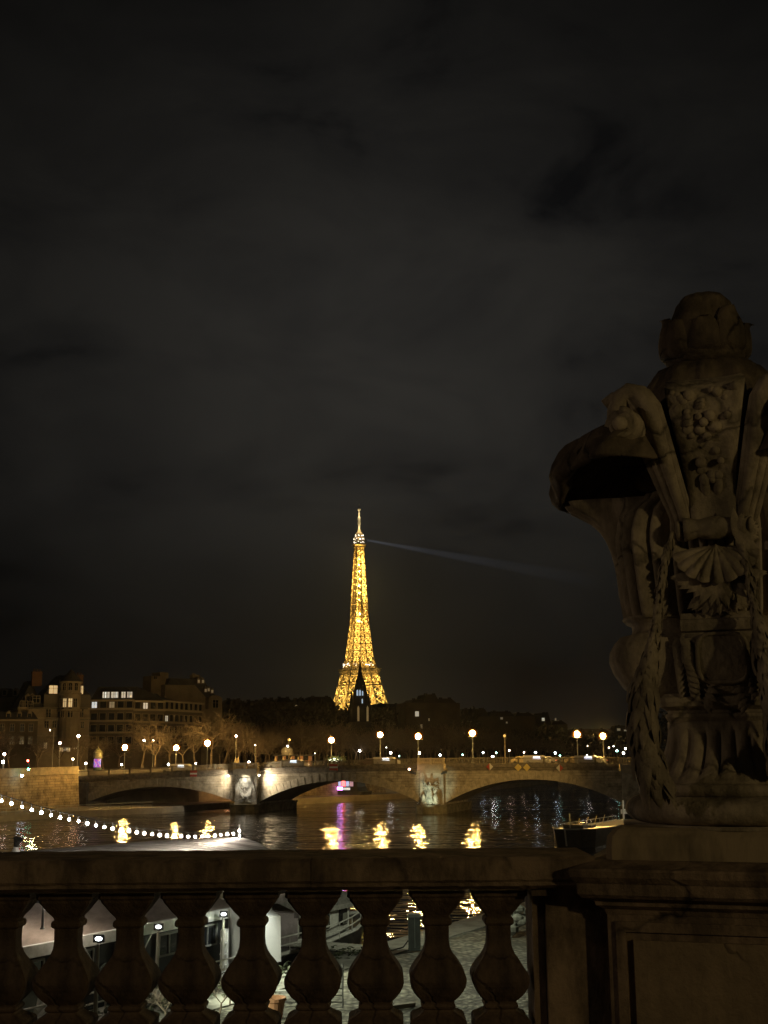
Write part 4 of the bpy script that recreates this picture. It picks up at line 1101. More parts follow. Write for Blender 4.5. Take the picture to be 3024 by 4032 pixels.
# lower neighbour at the very edge of the picture
q0, q1 = P(-220, 2990, 276), P(142, 2990, 282); q0.z = q1.z = 8
b0 = thing('mansard_house', 'low dark mansard house left of the turret house behind bare trees', 'house', q0); F, ln = facade_fn(q0, q1)
zq = lambda y: P(60, y, 279).z
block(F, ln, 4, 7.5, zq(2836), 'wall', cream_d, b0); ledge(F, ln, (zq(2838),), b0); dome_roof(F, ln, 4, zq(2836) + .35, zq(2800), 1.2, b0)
for px in (-140, -90, -40, 22, 66, 107): dormer(F, (px + 220) / 362 * ln, zq(2832), b0, None, 1.1, 1.5, -.15)
for px in (-150, -100, -50, 0, 40, 80, 115):
    for y in (2880, 2930): win(F, (px + 220) / 362 * ln, zq(y), .9, 1.7, b0, None)
q0, q1 = P(-150, 2990, 300), P(60, 2990, 301); q0.z = q1.z = 8
b00 = thing('roof_block', 'dark tiled roof block rising behind the low mansard house at the left edge', 'house', q0); F, ln = facade_fn(q0, q1)
zq = lambda y: P(30, y, 300).z
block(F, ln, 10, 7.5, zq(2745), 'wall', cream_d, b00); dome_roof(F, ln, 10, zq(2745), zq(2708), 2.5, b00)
for px in (-60, 2, 44): dormer(F, (px + 150) / 210 * ln, zq(2740), b00, None, 1.1, 1.5, -.2)

# long modern office block
segs = [(346, 300), (520, 300), (640, 305), (792, 322)]
pq = [P(px, 2990, Y) for px, Y in segs]
for p in pq: p.z = 8
b2 = thing('office_block', 'long flat fronted office block with ribbon windows, some lit, and a dark attic', 'office building', pq[0])
rowsy = [(2773, .0), (2822, .1), (2868, .2), (2915, .2)]
ro = random.Random(9)
for k in range(3):
    F, ln = facade_fn(pq[k], pq[k+1]); Ym = (segs[k][1] + segs[k+1][1]) / 2; pxm_ = (segs[k][0] + segs[k+1][0]) / 2
    zq = lambda y: P(pxm_, y, Ym).z
    zt_ = zq(2757 + 4 * k)
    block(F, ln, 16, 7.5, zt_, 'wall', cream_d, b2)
    ledge(F, ln, [zt_ - .3] + [zq(y + 4 * k) for y in (2795, 2842, 2888)], b2, .55, .45)
    m = MB(); h1 = zq((2702, 2706, 2735)[k]); h2 = zq((2702, 2728, 2775)[k]) if k < 2 else zq(2770)
    za_ = zt_ + .16
    a = [F(0, -.3, za_), F(ln, -.3, za_), F(ln, -15, za_), F(0, -15, za_)]; b = [F(0 if k else 1, -3.6, h1), F(ln if k < 2 else ln - 4, -3.6, h2 if k else h1), F(ln if k < 2 else ln - 4, -14, h2 if k else h1), F(0 if k else 1, -14, h1)]
    for j in range(4): m.face(a[j], a[(j+1) % 4], b[(j+1) % 4], b[j])
    m.face(*b); m.build('attic_roof', slate, b2)
    nw = int(ln / 2.05)
    for y, _ in rowsy:
        z = zq(y + 4 * k + 14)
        for j in range(nw):
            s = (j + .5) * ln / nw; px = segs[k][0] + (segs[k+1][0] - segs[k][0]) * s / ln
            lit = None
            if y == 2773 and 350 < px < 376: lit = lit_white
            if y == 2773 and 555 < px < 595 : lit = lit_pale
            if y == 2822 and 632 < px < 668: lit = lit_pale
            if y == 2773 and 425 < px < 437: lit = glow('faint_strip_window', (.8, .9, .8), .06)
            win(F, s, z, 1.55 if not lit else 1.25, 1.75 if not lit else 1.45, b2, lit, False, bool(lit))
    if k == 0:
        for px, w in ((402, .9), (413, 1.2), (440, 1.4), (452, .6), (478, 1.0), (498, .6), (507, .7)):
            g = win(lambda s, o, z: F(s, o + .1, z), (px - 346) / 174 * ln, zq(2748), w, 1.45, b2, lit_pale, False, True)
# block behind with a curved gable
q0, q1 = P(600, 2990, 335), P(872, 2990, 352); q0.z = q1.z = 8
b3 = thing('gabled_block', 'tall pale block with a curved gable, chimney tower and dark mansard behind the offices', 'apartment building', q0); F, ln = facade_fn(q0, q1)
zq = lambda y: P(735, y, 343).z; v_ = lambda px: (px - 600) / 272 * ln
block(F, ln, 12, 7.5, zq(2790), 'wall', cream, b3)
m = MB(); m.prism([(v_(640), zq(2790)), (v_(800), zq(2790)), (v_(800), zq(2742)), (v_(757), zq(2697)), (v_(640), zq(2700))], lambda a, b, t: F(a, t, b), -4, .1); m.build('gable_wall', cream, b3)
m = MB(); m.prism([(v_(655), zq(2699)), (v_(757), zq(2696)), (v_(800), zq(2740)), (v_(872), zq(2752)), (v_(835), zq(2725)), (v_(800), zq(2682)), (v_(775), zq(2672)), (v_(660), zq(2674))], lambda a, b, t: F(a, t, b), -11, -.4); m.build('mansard_roof', slate, b3)
m = MB(); cxg = v_(838); wg = v_(866) - v_(838)
m.prism([(cxg - wg, zq(2792))] + [(cxg + wg, zq(2792))] + [(cxg + wg * math.cos(math.pi * q / 12), zq(2752) + (zq(2734) - zq(2752)) * math.sin(math.pi * q / 12)) for q in range(13)], lambda a, b, t: F(a, t, b), -2, .5); m.build('curved_gable', cream, b3)
win(lambda s, o, z: F(s, o + .52, z), cxg, zq(2784), 2.0, 2.2, b3)
for a, b, y0, y1 in ((602, 638, 2666, 2700), (636, 668, 2650, 2702)):
    m = MB(); m.prism([(v_(a), -2), (v_(b), -2), (v_(b), -6), (v_(a), -6)], lambda p, q, t: F(p, q, t), zq(2800), zq(y0)); m.build('stair_tower', cream, b3)
win(lambda s, o, z: F(s, o - 1.98, z), v_(617), zq(2677), 1.1, .7, b3)
for px, y in ((771, 2690), (788, 2690), (800, 2725), (812, 2722), (827, 2728)): dormer(F, v_(px), zq(y), b3, glow('dormer_dim', (1, .85, .55), .04), 1.1, 1.2, .15)
for px in (690, 712, 734, 778): win(F, v_(px), zq(2787), 1.1, 1.7, b3)
chimney(F, v_(776), -3, zq(2680), 1.6, 1.6, b3, trim); chimney(F, v_(796), -3, zq(2684), 1.4, 1.4, b3, trim)

# dark skyline further off
far_wall = mat('far_dark_facade', (.055, .046, .036), .9, (.035, .03, .024), .2)
far_roof = mat('far_dark_roof', (.022, .02, .019), .8)
def skyline(px0, px1, Y, tops, label, wins=(), d=14):
    q0, q1 = P(px0, 2990, Y), P(px1, 2990, Y + 6); q0.z = q1.z = 8
    t = thing('skyline_block', label, 'building', q0); F, ln = facade_fn(q0, q1); zq = lambda y: P((px0 + px1) / 2, y, Y).z; s_ = lambda px: (px - px0) / (px1 - px0) * ln
    ymax = max(y for _, _, y in tops)
    block(F, ln, d, 7.5, zq(ymax + 14), 'wall', far_wall, t)
    for a, b, y in tops:
        m = MB(); z0 = zq(ymax + 14); z1 = zq(y); k = min(1.6, (s_(b) - s_(a)) * .2)
        lo = [F(s_(a), .3, z0), F(s_(b), .3, z0), F(s_(b), -d, z0), F(s_(a), -d, z0)]; hi = [F(s_(a) + k, -1.5, z1), F(s_(b) - k, -1.5, z1), F(s_(b) - k, -d + 1.5, z1), F(s_(a) + k, -d + 1.5, z1)]
        for j in range(4): m.face(lo[j], lo[(j+1) % 4], hi[(j+1) % 4], hi[j])
        m.face(*hi); m.build('roof', far_roof, t)
        for q in range(2):
            c = F(s_(a) + (s_(b) - s_(a)) * (.25 + .5 * q), -3, z1 - .5); m = MB(); m.box((c.x, c.y, c.z + .5), (1.4, .8, 1.0)); m.build('chimney', far_roof, t)
    for px, y, w, h, mt in wins:
        m = MB(); m.prism([(-w/2, 0), (w/2, 0), (w/2, h), (-w/2, h)], lambda a, b, tt: F(s_(px) + a, tt, zq(y) + b), .3, .34); m.build('window', mt, t)
dimw = glow('far_dim_window', (1, .85, .55), .12); fw = glow('far_lit_window', (1, .92, .72), .35)
skyline(880, 1085, 470, ((880, 960, 2752), (962, 1030, 2757), (1032, 1085, 2748)), 'dark roofline block left of the tower above the trees')
skyline(1085, 1322, 500, ((1085, 1150, 2745), (1152, 1205, 2750), (1207, 1318, 2741)), 'dark roofline block just left of the church spire', ((1132, 2797, 1.2, 1.8, dimw), (1160, 2798, 1.6, 2.4, dimw)))
skyline(1480, 1600, 620, ((1482, 1598, 2770),), 'low pale flat roof right of the tower foot', ())
skyline(1600, 1815, 480, ((1620, 1700, 2752), (1672, 1735, 2732), (1730, 1800, 2748)), 'dark stepped apartment block right of the tower', ((1643, 2820, 1.5, 2.0, fw), (1660, 2868, .8, 1.6, dimw), (1690, 2838, .5, 1.0, dimw)))
skyline(1815, 2110, 560, ((1815, 1930, 2790), (1932, 2030, 2800), (2032, 2110, 2806)), 'long low dark roofline on the right beyond the trees', ((1978, 2832, 1.2, 1.0, dimw), (1998, 2848, .8, .8, dimw)))
skyline(2110, 2240, 640, ((2112, 2160, 2812), (2150, 2175, 2806), (2176, 2238, 2838)), 'dark roofs stepping down towards the right lamps', ((2143, 2838, 1.6, 1.6, fw), (2192, 2836, .8, 1.2, dimw)))
skyline(2240, 2900, 760, ((2250, 2420, 2868), (2422, 2520, 2855), (2522, 2900, 2850)), 'distant low buildings behind the right hand lamps', ((2440, 2876, 2, 1.4, dimw), (2470, 2878, 3, 1, dimw)))

# ------------------------------------------------------------------ bare winter trees
def bare_tree(seed, h=15, lean=0, fine=5):
    r = random.Random(seed); tr, cr_ = MB(), MB()
    def seg(m, a, b, r0, r1, n):
        m.tube([a, b], [r0, r1], n, False)
    def grow(p, d, ln, rad, lev):
        k = 3 if lev < 3 else 2
        q = p; dd = d
        for i in range(k):
            dd = (dd + Vector((r.uniform(-.2, .2), r.uniform(-.2, .2), r.uniform(-.05, .16)))).normalized()
            e = q + dd * ln / k; seg(tr if lev < 2 else cr_, q, e, rad * (1 - .3 * i / k), rad * (1 - .3 * (i + 1) / k), 6 if lev < 1 else (4 if lev < 2 else 3))
            if lev >= 1 and lev < fine and r.random() < .75:
                o = dd.orthogonal(); o.rotate(Matrix.Rotation(r.uniform(0, 6.28), 3, dd))
                grow(e, (dd * .75 + o * r.uniform(.5, .95)).normalized(), ln * r.uniform(.55, .72), rad * .48, lev + 1)
            q = e
        if lev < fine:
            nb = r.choice((3, 3, 4)) if lev == 0 else r.choice((2, 2, 3))
            a0 = r.uniform(0, 6.28)
            for i in range(nb):
                o = dd.orthogonal(); o.rotate(Matrix.Rotation(a0 + 6.28 * i / nb + r.uniform(-.4, .4), 3, dd))
                grow(q, (dd * 1.0 + o * r.uniform(.45, .9)).normalized(), ln * r.uniform(.68, .86), rad * r.uniform(.5, .64), lev + 1)
    grow(Vector((0, 0, 0)), Vector((lean, 0, 1)).normalized(), h * .27, h * .021, 0)
    return tr, cr_
protos = []
for s, h, ln_ in ((11, 15, .1), (12, 17, -.1), (13, 14, .05), (17, 16, 0)):
    tr, cw = bare_tree(s, h, ln_); protos.append((tr, cw, h))
made = {}
def tree(px, Y, top, label, group, kind, rz=0, z0=8.0, base=None):
    p = P(px, 2950, Y); hh = P(px, top, Y).z - z0; tr, cw, h = protos[kind]
    if kind not in made:
        t = thing('bare_tree', label, 'tree', (p.x, p.y, z0), rz, group)
        made[kind] = t; b_ = [tr.build('trunk', bark, t, local=True), cw.build('crown', bark, t, local=True)]
    else:
        t = copy_tree(made[kind]); tag(t, label, 'tree', group)
    t.location = (p.x, p.y, z0); t.rotation_euler = (0, 0, rz); s = hh / (h * 1.02); t.scale = (s, s, s)
    return t
G1 = 'bare winter trees along the far quay'
rt = random.Random(31)
TREES = [(-60, 236, 2800, 'large pale lit bare tree half cut off by the left edge'), (40, 243, 2832, 'pale lit bare tree above the red traffic light at the left edge'), (150, 256, 2850, 'spreading bare tree between the red traffic light and the turret house'),
         (232, 270, 2868, 'bare tree in front of the turret house ground floor'), (318, 268, 2850, 'bare tree beside the poster column in front of the office block corner'), (408, 274, 2858, 'bare tree right of the glowing poster column'),
         (470, 286, 2862, 'thin bare tree left of the second warm street lamp'), (560, 272, 2770, 'tall forked bare tree in front of the lit office windows'), (612, 268, 2838, 'bare tree with a low fork lit from beneath beside the forked tall tree'),
         (668, 280, 2800, 'bare tree between the two warm lamps in front of the office block'), (722, 276, 2832, 'bare tree just left of the third warm street lamp'), (770, 282, 2800, 'bare tree close behind the third warm street lamp'),
         (835, 274, 2760, 'tall bare tree in front of the curved gable'), (885, 286, 2778, 'tall bare tree right of the curved gable'), (940, 276, 2800, 'bare tree behind the slim red lamp on the bridge'), (1010, 270, 2868, 'pale lit young tree with a wide fork behind the bridge railing'),
         (1060, 284, 2850, 'young forked tree left of the low kiosk'), (1130, 300, 2820, 'bare tree behind the low kiosk')]
for k, (px, Y, top, lb) in enumerate(TREES): tree(px, Y, top, lb, G1, k % 4, rt.uniform(0, 6.28))
# the long plantation along the far quay reads as one dark mass
cloud = MB(); rt = random.Random(5)
V = []; Fc = []
def stamp(mbs, loc, s, a):
    ca, sa = math.cos(a) * s, math.sin(a) * s
    for m in mbs:
        b = len(V)
        V.extend([(loc[0] + x * ca - y * sa, loc[1] + x * sa + y * ca, loc[2] + z * s) for x, y, z in m.v]); Fc.extend([tuple(i + b for i in f) for f in m.f])
outline = [(860, 2775), (960, 2762), (1100, 2770), (1250, 2768), (1330, 2764), (1385, 2792), (1420, 2812), (1455, 2796), (1500, 2772), (1600, 2788), (1750, 2790), (1900, 2792), (2000, 2805), (2120, 2835), (2250, 2870), (2400, 2880), (2600, 2870)]
def otop(px):
    for (a, b), (c, d) in zip(outline[:-1], outline[1:]):
        if a <= px <= c: return b + (d - b) * (px - a) / (c - a)
    return 2800
small = [bare_tree(s, 15, 0, 4) for s in (41, 42, 43)]
for row, (dy, step) in enumerate(((0, 34), (28, 30), (60, 30))):
    px = 870 + row * 11
    while px < 2560:
        Y = 300 + max(0, px - 1200) * .19 + dy + rt.uniform(-8, 8)
        p = P(px, 2950, Y); top = P(px, otop(px) + rt.uniform(-6, 46) + (2 - row) * 16, Y).z
        stamp(small[rt.randrange(3)] if row < 2 else small[rt.randrange(3)], (p.x, p.y, 8), (top - 8) / 15.3, rt.uniform(0, 6.28)); px += step * rt.uniform(.8, 1.25)
cloud.v, cloud.f = V, Fc
tag(cloud.build('tree_mass', bark), 'long dark mass of bare plane trees along the far quay', 'trees', kind='stuff')
# wooded rise and evergreen hedge behind them that closes the view
hm = MB(); rows = []
rt = random.Random(77)
def ridge(px): return otop(px) + 12
pts = [(px, 420 + max(0, px - 1200) * .22) for px in range(820, 2700, 12)]
lo, mid, hi = [], [], []
hd_ = MB()
for px, Y in pts:
    for q in range(13):
        t = (q + rt.random()) / 13
        zt_ = P(px, ridge(px) + rt.uniform(-4, 26), Y).z
        p = P(px + rt.uniform(-8, 8), 2950, Y); c = (p.x, p.y + rt.uniform(-6, 6), 8 + (zt_ - 8) * t)
        n_ = rt.uniform(1.6, 3.2)
        hd_.ball((c[0], c[1], c[2] - n_ * .8), n_ * rt.uniform(.75, 1.1), 6, 4, (1, 1, rt.uniform(.6, 1)))
        for w in range(9):
            v = Vector((rt.uniform(-1, 1), rt.uniform(-1, .2), rt.uniform(-.3, 1.2))) * n_ * 1.1
            hd_.leaf((c[0] + v.x, c[1] + v.y, c[2] - n_ * .8 + v.z), v, (0, -1, .3), rt.uniform(1.2, 2.4), .4)
tag(hd_.build('wooded_slope', mat('dark_foliage', (.045, .04, .024), .95, (.02, .018, .012), .5)), 'dark wooded slope closing the view behind the quay trees', 'wood', kind='stuff')

# ------------------------------------------------------------------ street lamps
LW = (1, .60, .20)
lamp_globe = glow('sodium_globe', (1, .58, .23), 1.75)
def big_lamp(px, py, Y, zb, label, group):
    p = P(px, py, Y)
    t = thing('street_lamp', label, 'street lamp', (p.x, p.y, zb), 0, group); h = p.z - zb
    m = MB(); m.lathe([(.22, 0), (.22, .25), (.14, .4), (.10, 1.2), (.085, 1.3), (.06, h - .75), (.10, h - .7), (.05, h - .75), (.2, h - .72), (.74, h - .62), (.80, h - .56), (.78, h - .54)], 14); m.build('post', grey_iron, t, local=True)  # the wide collar is added to keep the globe's light off the deck
    m = MB(); m.ball((0, 0, h), .5, 14, 10, (1, 1, 1.0)); m.build('globe', lamp_globe, t, local=True); light('lamp_light', (p.x, p.y, zb + h), 11500, (1, .56, .14), .57, parent=t)
    m = MB(); m.lathe([(.22, h + .45), (.16, h + .56), (.05, h + .60), (.03, h + .76)], 8); m.build('finial', iron, t, local=True)
    m = MB()
    for q in range(14):
        a = 2 * math.pi * q / 14; m.tube([(rq * math.cos(a), rq * math.sin(a), h + zq) for rq, zq in ((.30, .78), (.68, .56), (.92, .14), (.90, -.2), (.78, -.54))], .03, 4)
    for rq, zq in ((.66, .56), (.92, .14), (.84, -.28)): m.tube([(rq * math.cos(a), rq * math.sin(a), h + zq) for a in [2 * math.pi * q / 18 for q in range(19)]], .028, 4, False)
    m.build('halo_cage', mat('halo_amber', (.005, .0019, .0003), .8, spec=0), t, local=True)  # made-up wire cage, its dark amber gives the globe an orange halo ring
    return t
GB = 'big warm globe lamps on the bridge'
def onbr(px, v):                                          # depth of the bridge at the pixel column
    k = (px - CX) / FPX; c, s = math.cos(BA), math.sin(BA)
    x0, y0 = BX + v * s, BY + v * c
    u = (k * y0 - x0) / (c + k * s); return u, y0 - u * s
for px, py, v, lb in ((492, 2943, .7, 'warm globe lamp furthest left on the bridge, in front of the office block'), (694, 2944, WID - .8, 'warm globe lamp on the far kerb in front of the office block'), (817, 2926, .7, 'warm globe lamp below the curved gable house'),
                   (1305, 2914, WID - .8, 'warm globe lamp left of the tower over the middle arch'), (1497, 2893, WID - .8, 'warm globe lamp just right of the church spire'), (1646, 2899, .7, 'warm globe lamp directly above the middle pier'),
                   (1860, 2887, .7, 'warm globe lamp standing alone over the right arch'), (2272, 2891, .7, 'left one of the two close warm lamps beside the urn'), (2374, 2898, WID - .8, 'right one of the two close warm lamps beside the urn')):
    u, Y = onbr(px, v); big_lamp(px, py, Y, deck(u) - .02, lb, GB)
def small_lamp(px, py, Y, col, r, s, label, group='small lights along the far quay', zb=8.0, name='small_street_lamp', arm=0, cat='street lamp'):
    p = P(px, py, Y); t = thing(name, label, cat, (p.x + arm, p.y, zb), 0, group); h = p.z - zb
    m = MB()
    if h > .6: m.lathe([(.12, 0), (.10, .5), (.05, .8), (.04, h - .1)], 6); 
    if arm: m.tube([(0, 0, h - .12), (-arm * .5, 0, h + .12), (-arm, 0, h + .05)], .04, 5)
    m.box((-arm, 0, h + r * .98), (r * 1.1, r * 1.1, r * .25)); m.build('post', grey_iron, t, local=True)
    m = MB(); m.ball((-arm, 0, h), r, 8, 6); m.build('globe', glow('light_%d_%d_%d_%d' % (col[0]*99, col[1]*99, col[2]*99, s), col, s * 1.3), t, local=True)
    return t
WH = (1, .93, .84); CO = (.72, .88, 1); PK = (1, .66, .52); GR = (.45, 1, .85)
SL = [(17, 2969, 232, PK, .26, 30, 'pinkish lamp at the left edge, upper of two'), (12, 3000, 230, WH, .27, 30, 'white lamp at the left edge under the pinkish one'), (14, 3036, 226, CO, .2, 16, 'bluish light low at the left edge'),
      (86, 3054, 226, CO, .24, 26, 'bluish white light on the kerb near the left edge'), (236, 2926, 252, PK, .25, 26, 'pinkish lamp on a tall post left of the taller red lamp'), (309, 2898, 250, (1, .55, .4), .3, 34, 'tallest pinkish lamp on a pale post left of the poster column'),
      (197, 2875, 250, WH, .12, 14, 'small white curved arm lamp before the turret house'), (287, 2989, 246, (1, .75, .45), .2, 24, 'orange light right of the tall pinkish lamp, upper'), (287, 3024, 246, (1, .75, .45), .2, 24, 'orange light right of the tall pinkish lamp, lower'),
      (338, 3006, 247, WH, .2, 24, 'white light just left of the poster column'), (479, 3010, 262, WH, .2, 24, 'white light under the leftmost big lamp'), (663, 3009, 262, CO, .2, 24, 'bluish light below the second big lamp'),
      (771, 3006, 262, WH, .16, 18, 'white light between the second and third big lamps'), (980, 3001, 256, PK, .24, 28, 'pinkish white light on the railing left of the forked young tree'), (930, 2898, 257, PK, .22, 22, 'slim tall pinkish lamp above the lit pier'),
      (567, 2916, 280, WH, .3, 16, 'white lamp among the branches before the office block, left of two'), (604, 2915, 280, PK, .2, 14, 'small lamp among the branches before the office block, right of two'),
      (1005, 2934, 262, WH, .12, 8, 'small dim lamp in the forked young tree'), (1133, 2938, 275, WH, .2, 10, 'small lamp above the low kiosk'), (1240, 2966, 280, WH, .1, 6, 'faint light right of the low kiosk'),
      (1416, 2956, 330, WH, .3, 28, 'white lamp below the church spire'), (1538, 2964, 330, WH, .3, 28, 'white lamp under the lamp right of the spire'), (1651, 2965, 330, WH, .3, 28, 'white lamp under the big lamp of the middle pier'),
      (1733, 2973, 330, CO, .26, 24, 'bluish light right of the middle pier'), (1822, 2972, 340, GR, .2, 14, 'greenish light left of the lone lamp over the right arch'), (1521, 2943, 350, WH, .14, 8, 'faint light above the white one right of the spire'),
      (1572, 2977, 330, GR, .16, 10, 'faint greenish light left of the middle pier'), (1902, 2963, 350, CO, .24, 20, 'bluish light right of the lone lamp over the right arch'), (1940, 2979, 330, WH, .3, 34, 'bright white light on the right arch railing'),
      (1954, 2964, 350, GR, .2, 16, 'greenish white light beside the unlit globe lamp'), (2005, 2955, 350, PK, .24, 18, 'pinkish light right of the unlit globe lamp'), (2063, 2962, 360, PK, .2, 18, 'small pink light left of the parked taxi roof'),
      (2109, 2962, 360, CO, .26, 24, 'bluish white light over the middle of the right arch'), (2186, 2965, 360, CO, .26, 26, 'lavender white light left of the two close lamps'), (2205, 2976, 330, GR, .2, 16, 'greenish light left of the two close lamps'),
      (2311, 2976, 330, WH, .24, 24, 'white light between the two close lamps'), (2289, 2983, 320, CO, .16, 14, 'tiny bluish light between the two close lamps'), (2429, 2956, 420, GR, .3, 22, 'greenish white light beside the urn, lower left of its cluster'),
      (2455, 2965, 420, WH, .34, 28, 'white light beside the urn, lowest of its cluster'), (2463, 2948, 460, WH, .34, 24, 'white light beside the urn, middle of its cluster'), (2470, 2939, 520, WH, .34, 24, 'white light beside the urn, upper of its cluster'),
      (2477, 2937, 560, GR, .3, 18, 'greenish light beside the urn, topmost of its cluster'), (2416, 2938, 520, WH, .2, 12, 'faint upper light left of the urn cluster'), (2398, 2944, 480, PK, .26, 12, 'faint orange light right of the close lamps'),
      (2314, 2937, 520, WH, .15, 8, 'very faint light high between the two close lamps'), (2661, 2955, 104.5, (1, .66, .36), .14, 40, 'orange lamp seen through the gap behind the garland')]
for px, py, Y, col, r, s, lb in SL: small_lamp(px, py, Y, col, r, s, lb, arm=.8 if 'arm' in lb else 0, zb=2.0 if Y < 120 else 8.0)
for px, py, lb in ((1138, 2912, 'unlit globe lamp above the low kiosk'), (1987, 2897, 'unlit globe lamp over the right arch')):
    u, Y = onbr(px, WID - .8); p = P(px, py, Y); t = thing('street_lamp', lb, 'street lamp', (p.x, p.y, deck(u)), 0); h = p.z - deck(u)
    m = MB(); m.lathe([(.2, 0), (.1, .4), (.06, h - .5), (.14, h - .3)], 8); m.build('post', pale_iron, t, local=True)
    m = MB(); m.ball((0, 0, h), .3, 10, 8); m.build('globe', mat('frosted_globe', (.7, .66, .55), .4), t, local=True)

# ------------------------------------------------------------------ things on and beside the bridge
def tr_light(px, py, Y, red, green, label, zb=8):
    p = P(px, py, Y); t = thing('traffic_light', label, 'traffic light', (p.x, p.y, zb)); h = p.z - zb
    m = MB(); m.lathe([(.09, 0), (.07, h)], 6); m.box((0, 0, h + .0), (.34, .26, 1.0)); m.build('post', iron, t, local=True)
    for dz, c, on in ((.32, (1, .08, .05), red), (0, (1, .6, .1), False), (-.32, (.1, 1, .6), green)):
        m = MB(); m.ball((0, -.15, h + dz), .13 if not on else .2, 8, 6); m.build('signal', glow('signal_%d_%d' % (c[0]*9, c[1]*9), c, 40) if on else glass_dark, t, local=True)
tr_light(110, 3002, 236, True, False, 'traffic light showing red near the left edge')
tr_light(113, 3022, 228, False, True, 'traffic light showing green below the red one')
# advertising column
p = P(383, 3035, 252); t = thing('poster_column', 'round domed poster column glowing purple and red behind the bridge end', 'advertising column', (p.x, p.y, 8))
zb = 8; zz = lambda y: P(383, y, 252).z - 8
m = MB(); m.lathe([(.85, 0), (.85, .5), (.72, .55), (.72, zz(2985))], 20); m.build('drum', mat('dark_green_paint', (.03, .05, .035), .5), t, local=True)
pm = bpy.data.materials.new('lit_poster'); pm.use_nodes = True; n = pm.node_tree.nodes; l = pm.node_tree.links; b = n['Principled BSDF']
tcx = n.new('ShaderNodeTexCoord'); mp_ = n.new('ShaderNodeMapping'); mp_.inputs['Scale'].default_value = (1.6, 1.6, .8); l.new(tcx.outputs['Object'], mp_.inputs[0])
nz = n.new('ShaderNodeTexNoise'); nz.inputs['Scale'].default_value = 1.2; l.new(mp_.outputs[0], nz.inputs[0])
rp = n.new('ShaderNodeValToRGB'); rp.color_ramp.interpolation = 'CONSTANT'
rp.color_ramp.elements[0].color = (.12, .2, 1, 1); rp.color_ramp.elements[1].position = .5; rp.color_ramp.elements[1].color = (1, .12, .3, 1)
for ps, c in ((.42, (.35, .08, .9, 1)), (.46, (.6, .7, 1, 1)), (.56, (.3, .05, .8, 1))): e = rp.color_ramp.elements.new(ps); e.color = c
l.new(nz.outputs['Fac'], rp.inputs[0]); l.new(rp.outputs[0], b.inputs['Emission Color']); b.inputs['Emission Strength'].default_value = .65; b.inputs['Base Color'].default_value = (.04, .03, .05, 1)
m = MB(); rows = [[(.76 * math.cos(a), .76 * math.sin(a), z) for a in [R(-165 + 150 * q / 14) for q in range(15)]] for z in (.6, zz(2988))]; m.grid(rows); m.build('poster', pm, t, local=True)
m = MB(); m.lathe([(.95, zz(2985)), (.98, zz(2978)), (.9, zz(2977)), (.9, zz(2968)), (1.0, zz(2966)), (.8, zz(2958)), (.45, zz(2950)), (.12, zz(2946)), (.05, zz(2938))], 20); m.build('dome', mat('gilt_green_dome', (.12, .12, .07), .5), t, local=True)
light('column_lamp', (p.x, p.y - 2.2, 13.5), 6, (1, .9, .6), .1, parent=t)
# cars on the bridge deck
def car(px, v, col, label, heading=1, hl=(.8, .9, 1), lit=6):
    u, Y = onbr(px, v); o = br(u, v, deck(u) - .13); t = thing('car', label, 'car', o, -BA + (0 if heading > 0 else math.pi), 'cars crossing the bridge')
    sec = [(-2.1, .35), (-2.15, .75), (-2.0, .95), (-1.55, 1.02), (-1.0, 1.42), (.55, 1.45), (1.2, 1.0), (1.95, .9), (2.15, .7), (2.15, .35)]
    cm = mat('car_paint_%d' % len(bpy.data.materials), col, .3, spec=.5)
    m = MB(); rows = []
    for y, s in ((-.86, .97), (-.72, 1.0), (.72, 1.0), (.86, .97)): rows.append([(x * s, y, .3 + (z - .3) * (s if abs(y) > .8 else 1)) for x, z in sec])
    m.grid(rows); m.face(*rows[0]); m.face(*rows[-1][::-1]); m.build('body', cm, t, local=True)
    for y in (-.875, .875):
        m = MB(); m.face((-1.35, y, 1.0), (.95, y, 1.0), (.5, y * .97, 1.36), (-.95, y * .97, 1.36)); m.build('side_window', glass_dark, t, local=True)
    m = MB(); m.face((.62, -.7, 1.42), (.62, .7, 1.42), (1.2, .74, 1.03), (1.2, -.74, 1.03)); m.build('windscreen', glass_dark, t, local=True)
    for x in (-1.35, 1.35):
        for y in (-.8, .8):
            m = MB(); m.tube([(x, y - .1, .32), (x, y + .1, .32)], .32, 14); w = m.build('wheel', mat('tyre_rubber', (.015, .015, .015), .9), t, local=True)
    for y in (-.62, .62):
        m = MB(); m.ball((2.1, y, .66), .13, 8, 6, (.6, 1.3, .8)); m.build('headlight', glow('headlight_%d' % (hl[0]*99), hl, lit), t, local=True)
        m = MB(); m.ball((-2.1, y, .72), .11, 8, 6, (.6, 1.3, .8)); m.build('tail_light', glow('tail_light_glow', (1, .05, .03), 5), t, local=True)
for a in ((690, 5, (.25, .25, .25), 'grey car behind the railing over the left arch', -1), (735, 9, (.5, .52, .55), 'silver car with bluish headlights over the left arch', 1), (925, 5, (.03, .03, .03), 'black car behind the railing above the lit pier', -1),
          (1100, 5, (.5, .5, .5), 'pale car below the kiosk on the bridge', 1), (1172, 9, (.6, .62, .66), 'white car with bright windows over the middle arch', 1), (1450, 9, (.08, .05, .04), 'dark car left of the middle pier', -1), (1515, 5, (.3, .32, .35), 'grey car with a lit window left of the middle pier', 1),
          (2040, 5, (.55, .45, .25), 'pale yellow taxi like car over the right arch', 1), (2125, 9, (.2, .2, .22), 'dark grey car over the right arch', -1), (2245, 5, (.25, .2, .12), 'brown car at the foot of the two close lamps', 1), (2320, 9, (.3, .3, .3), 'grey car between the two close lamps', -1)):
    car(*a)
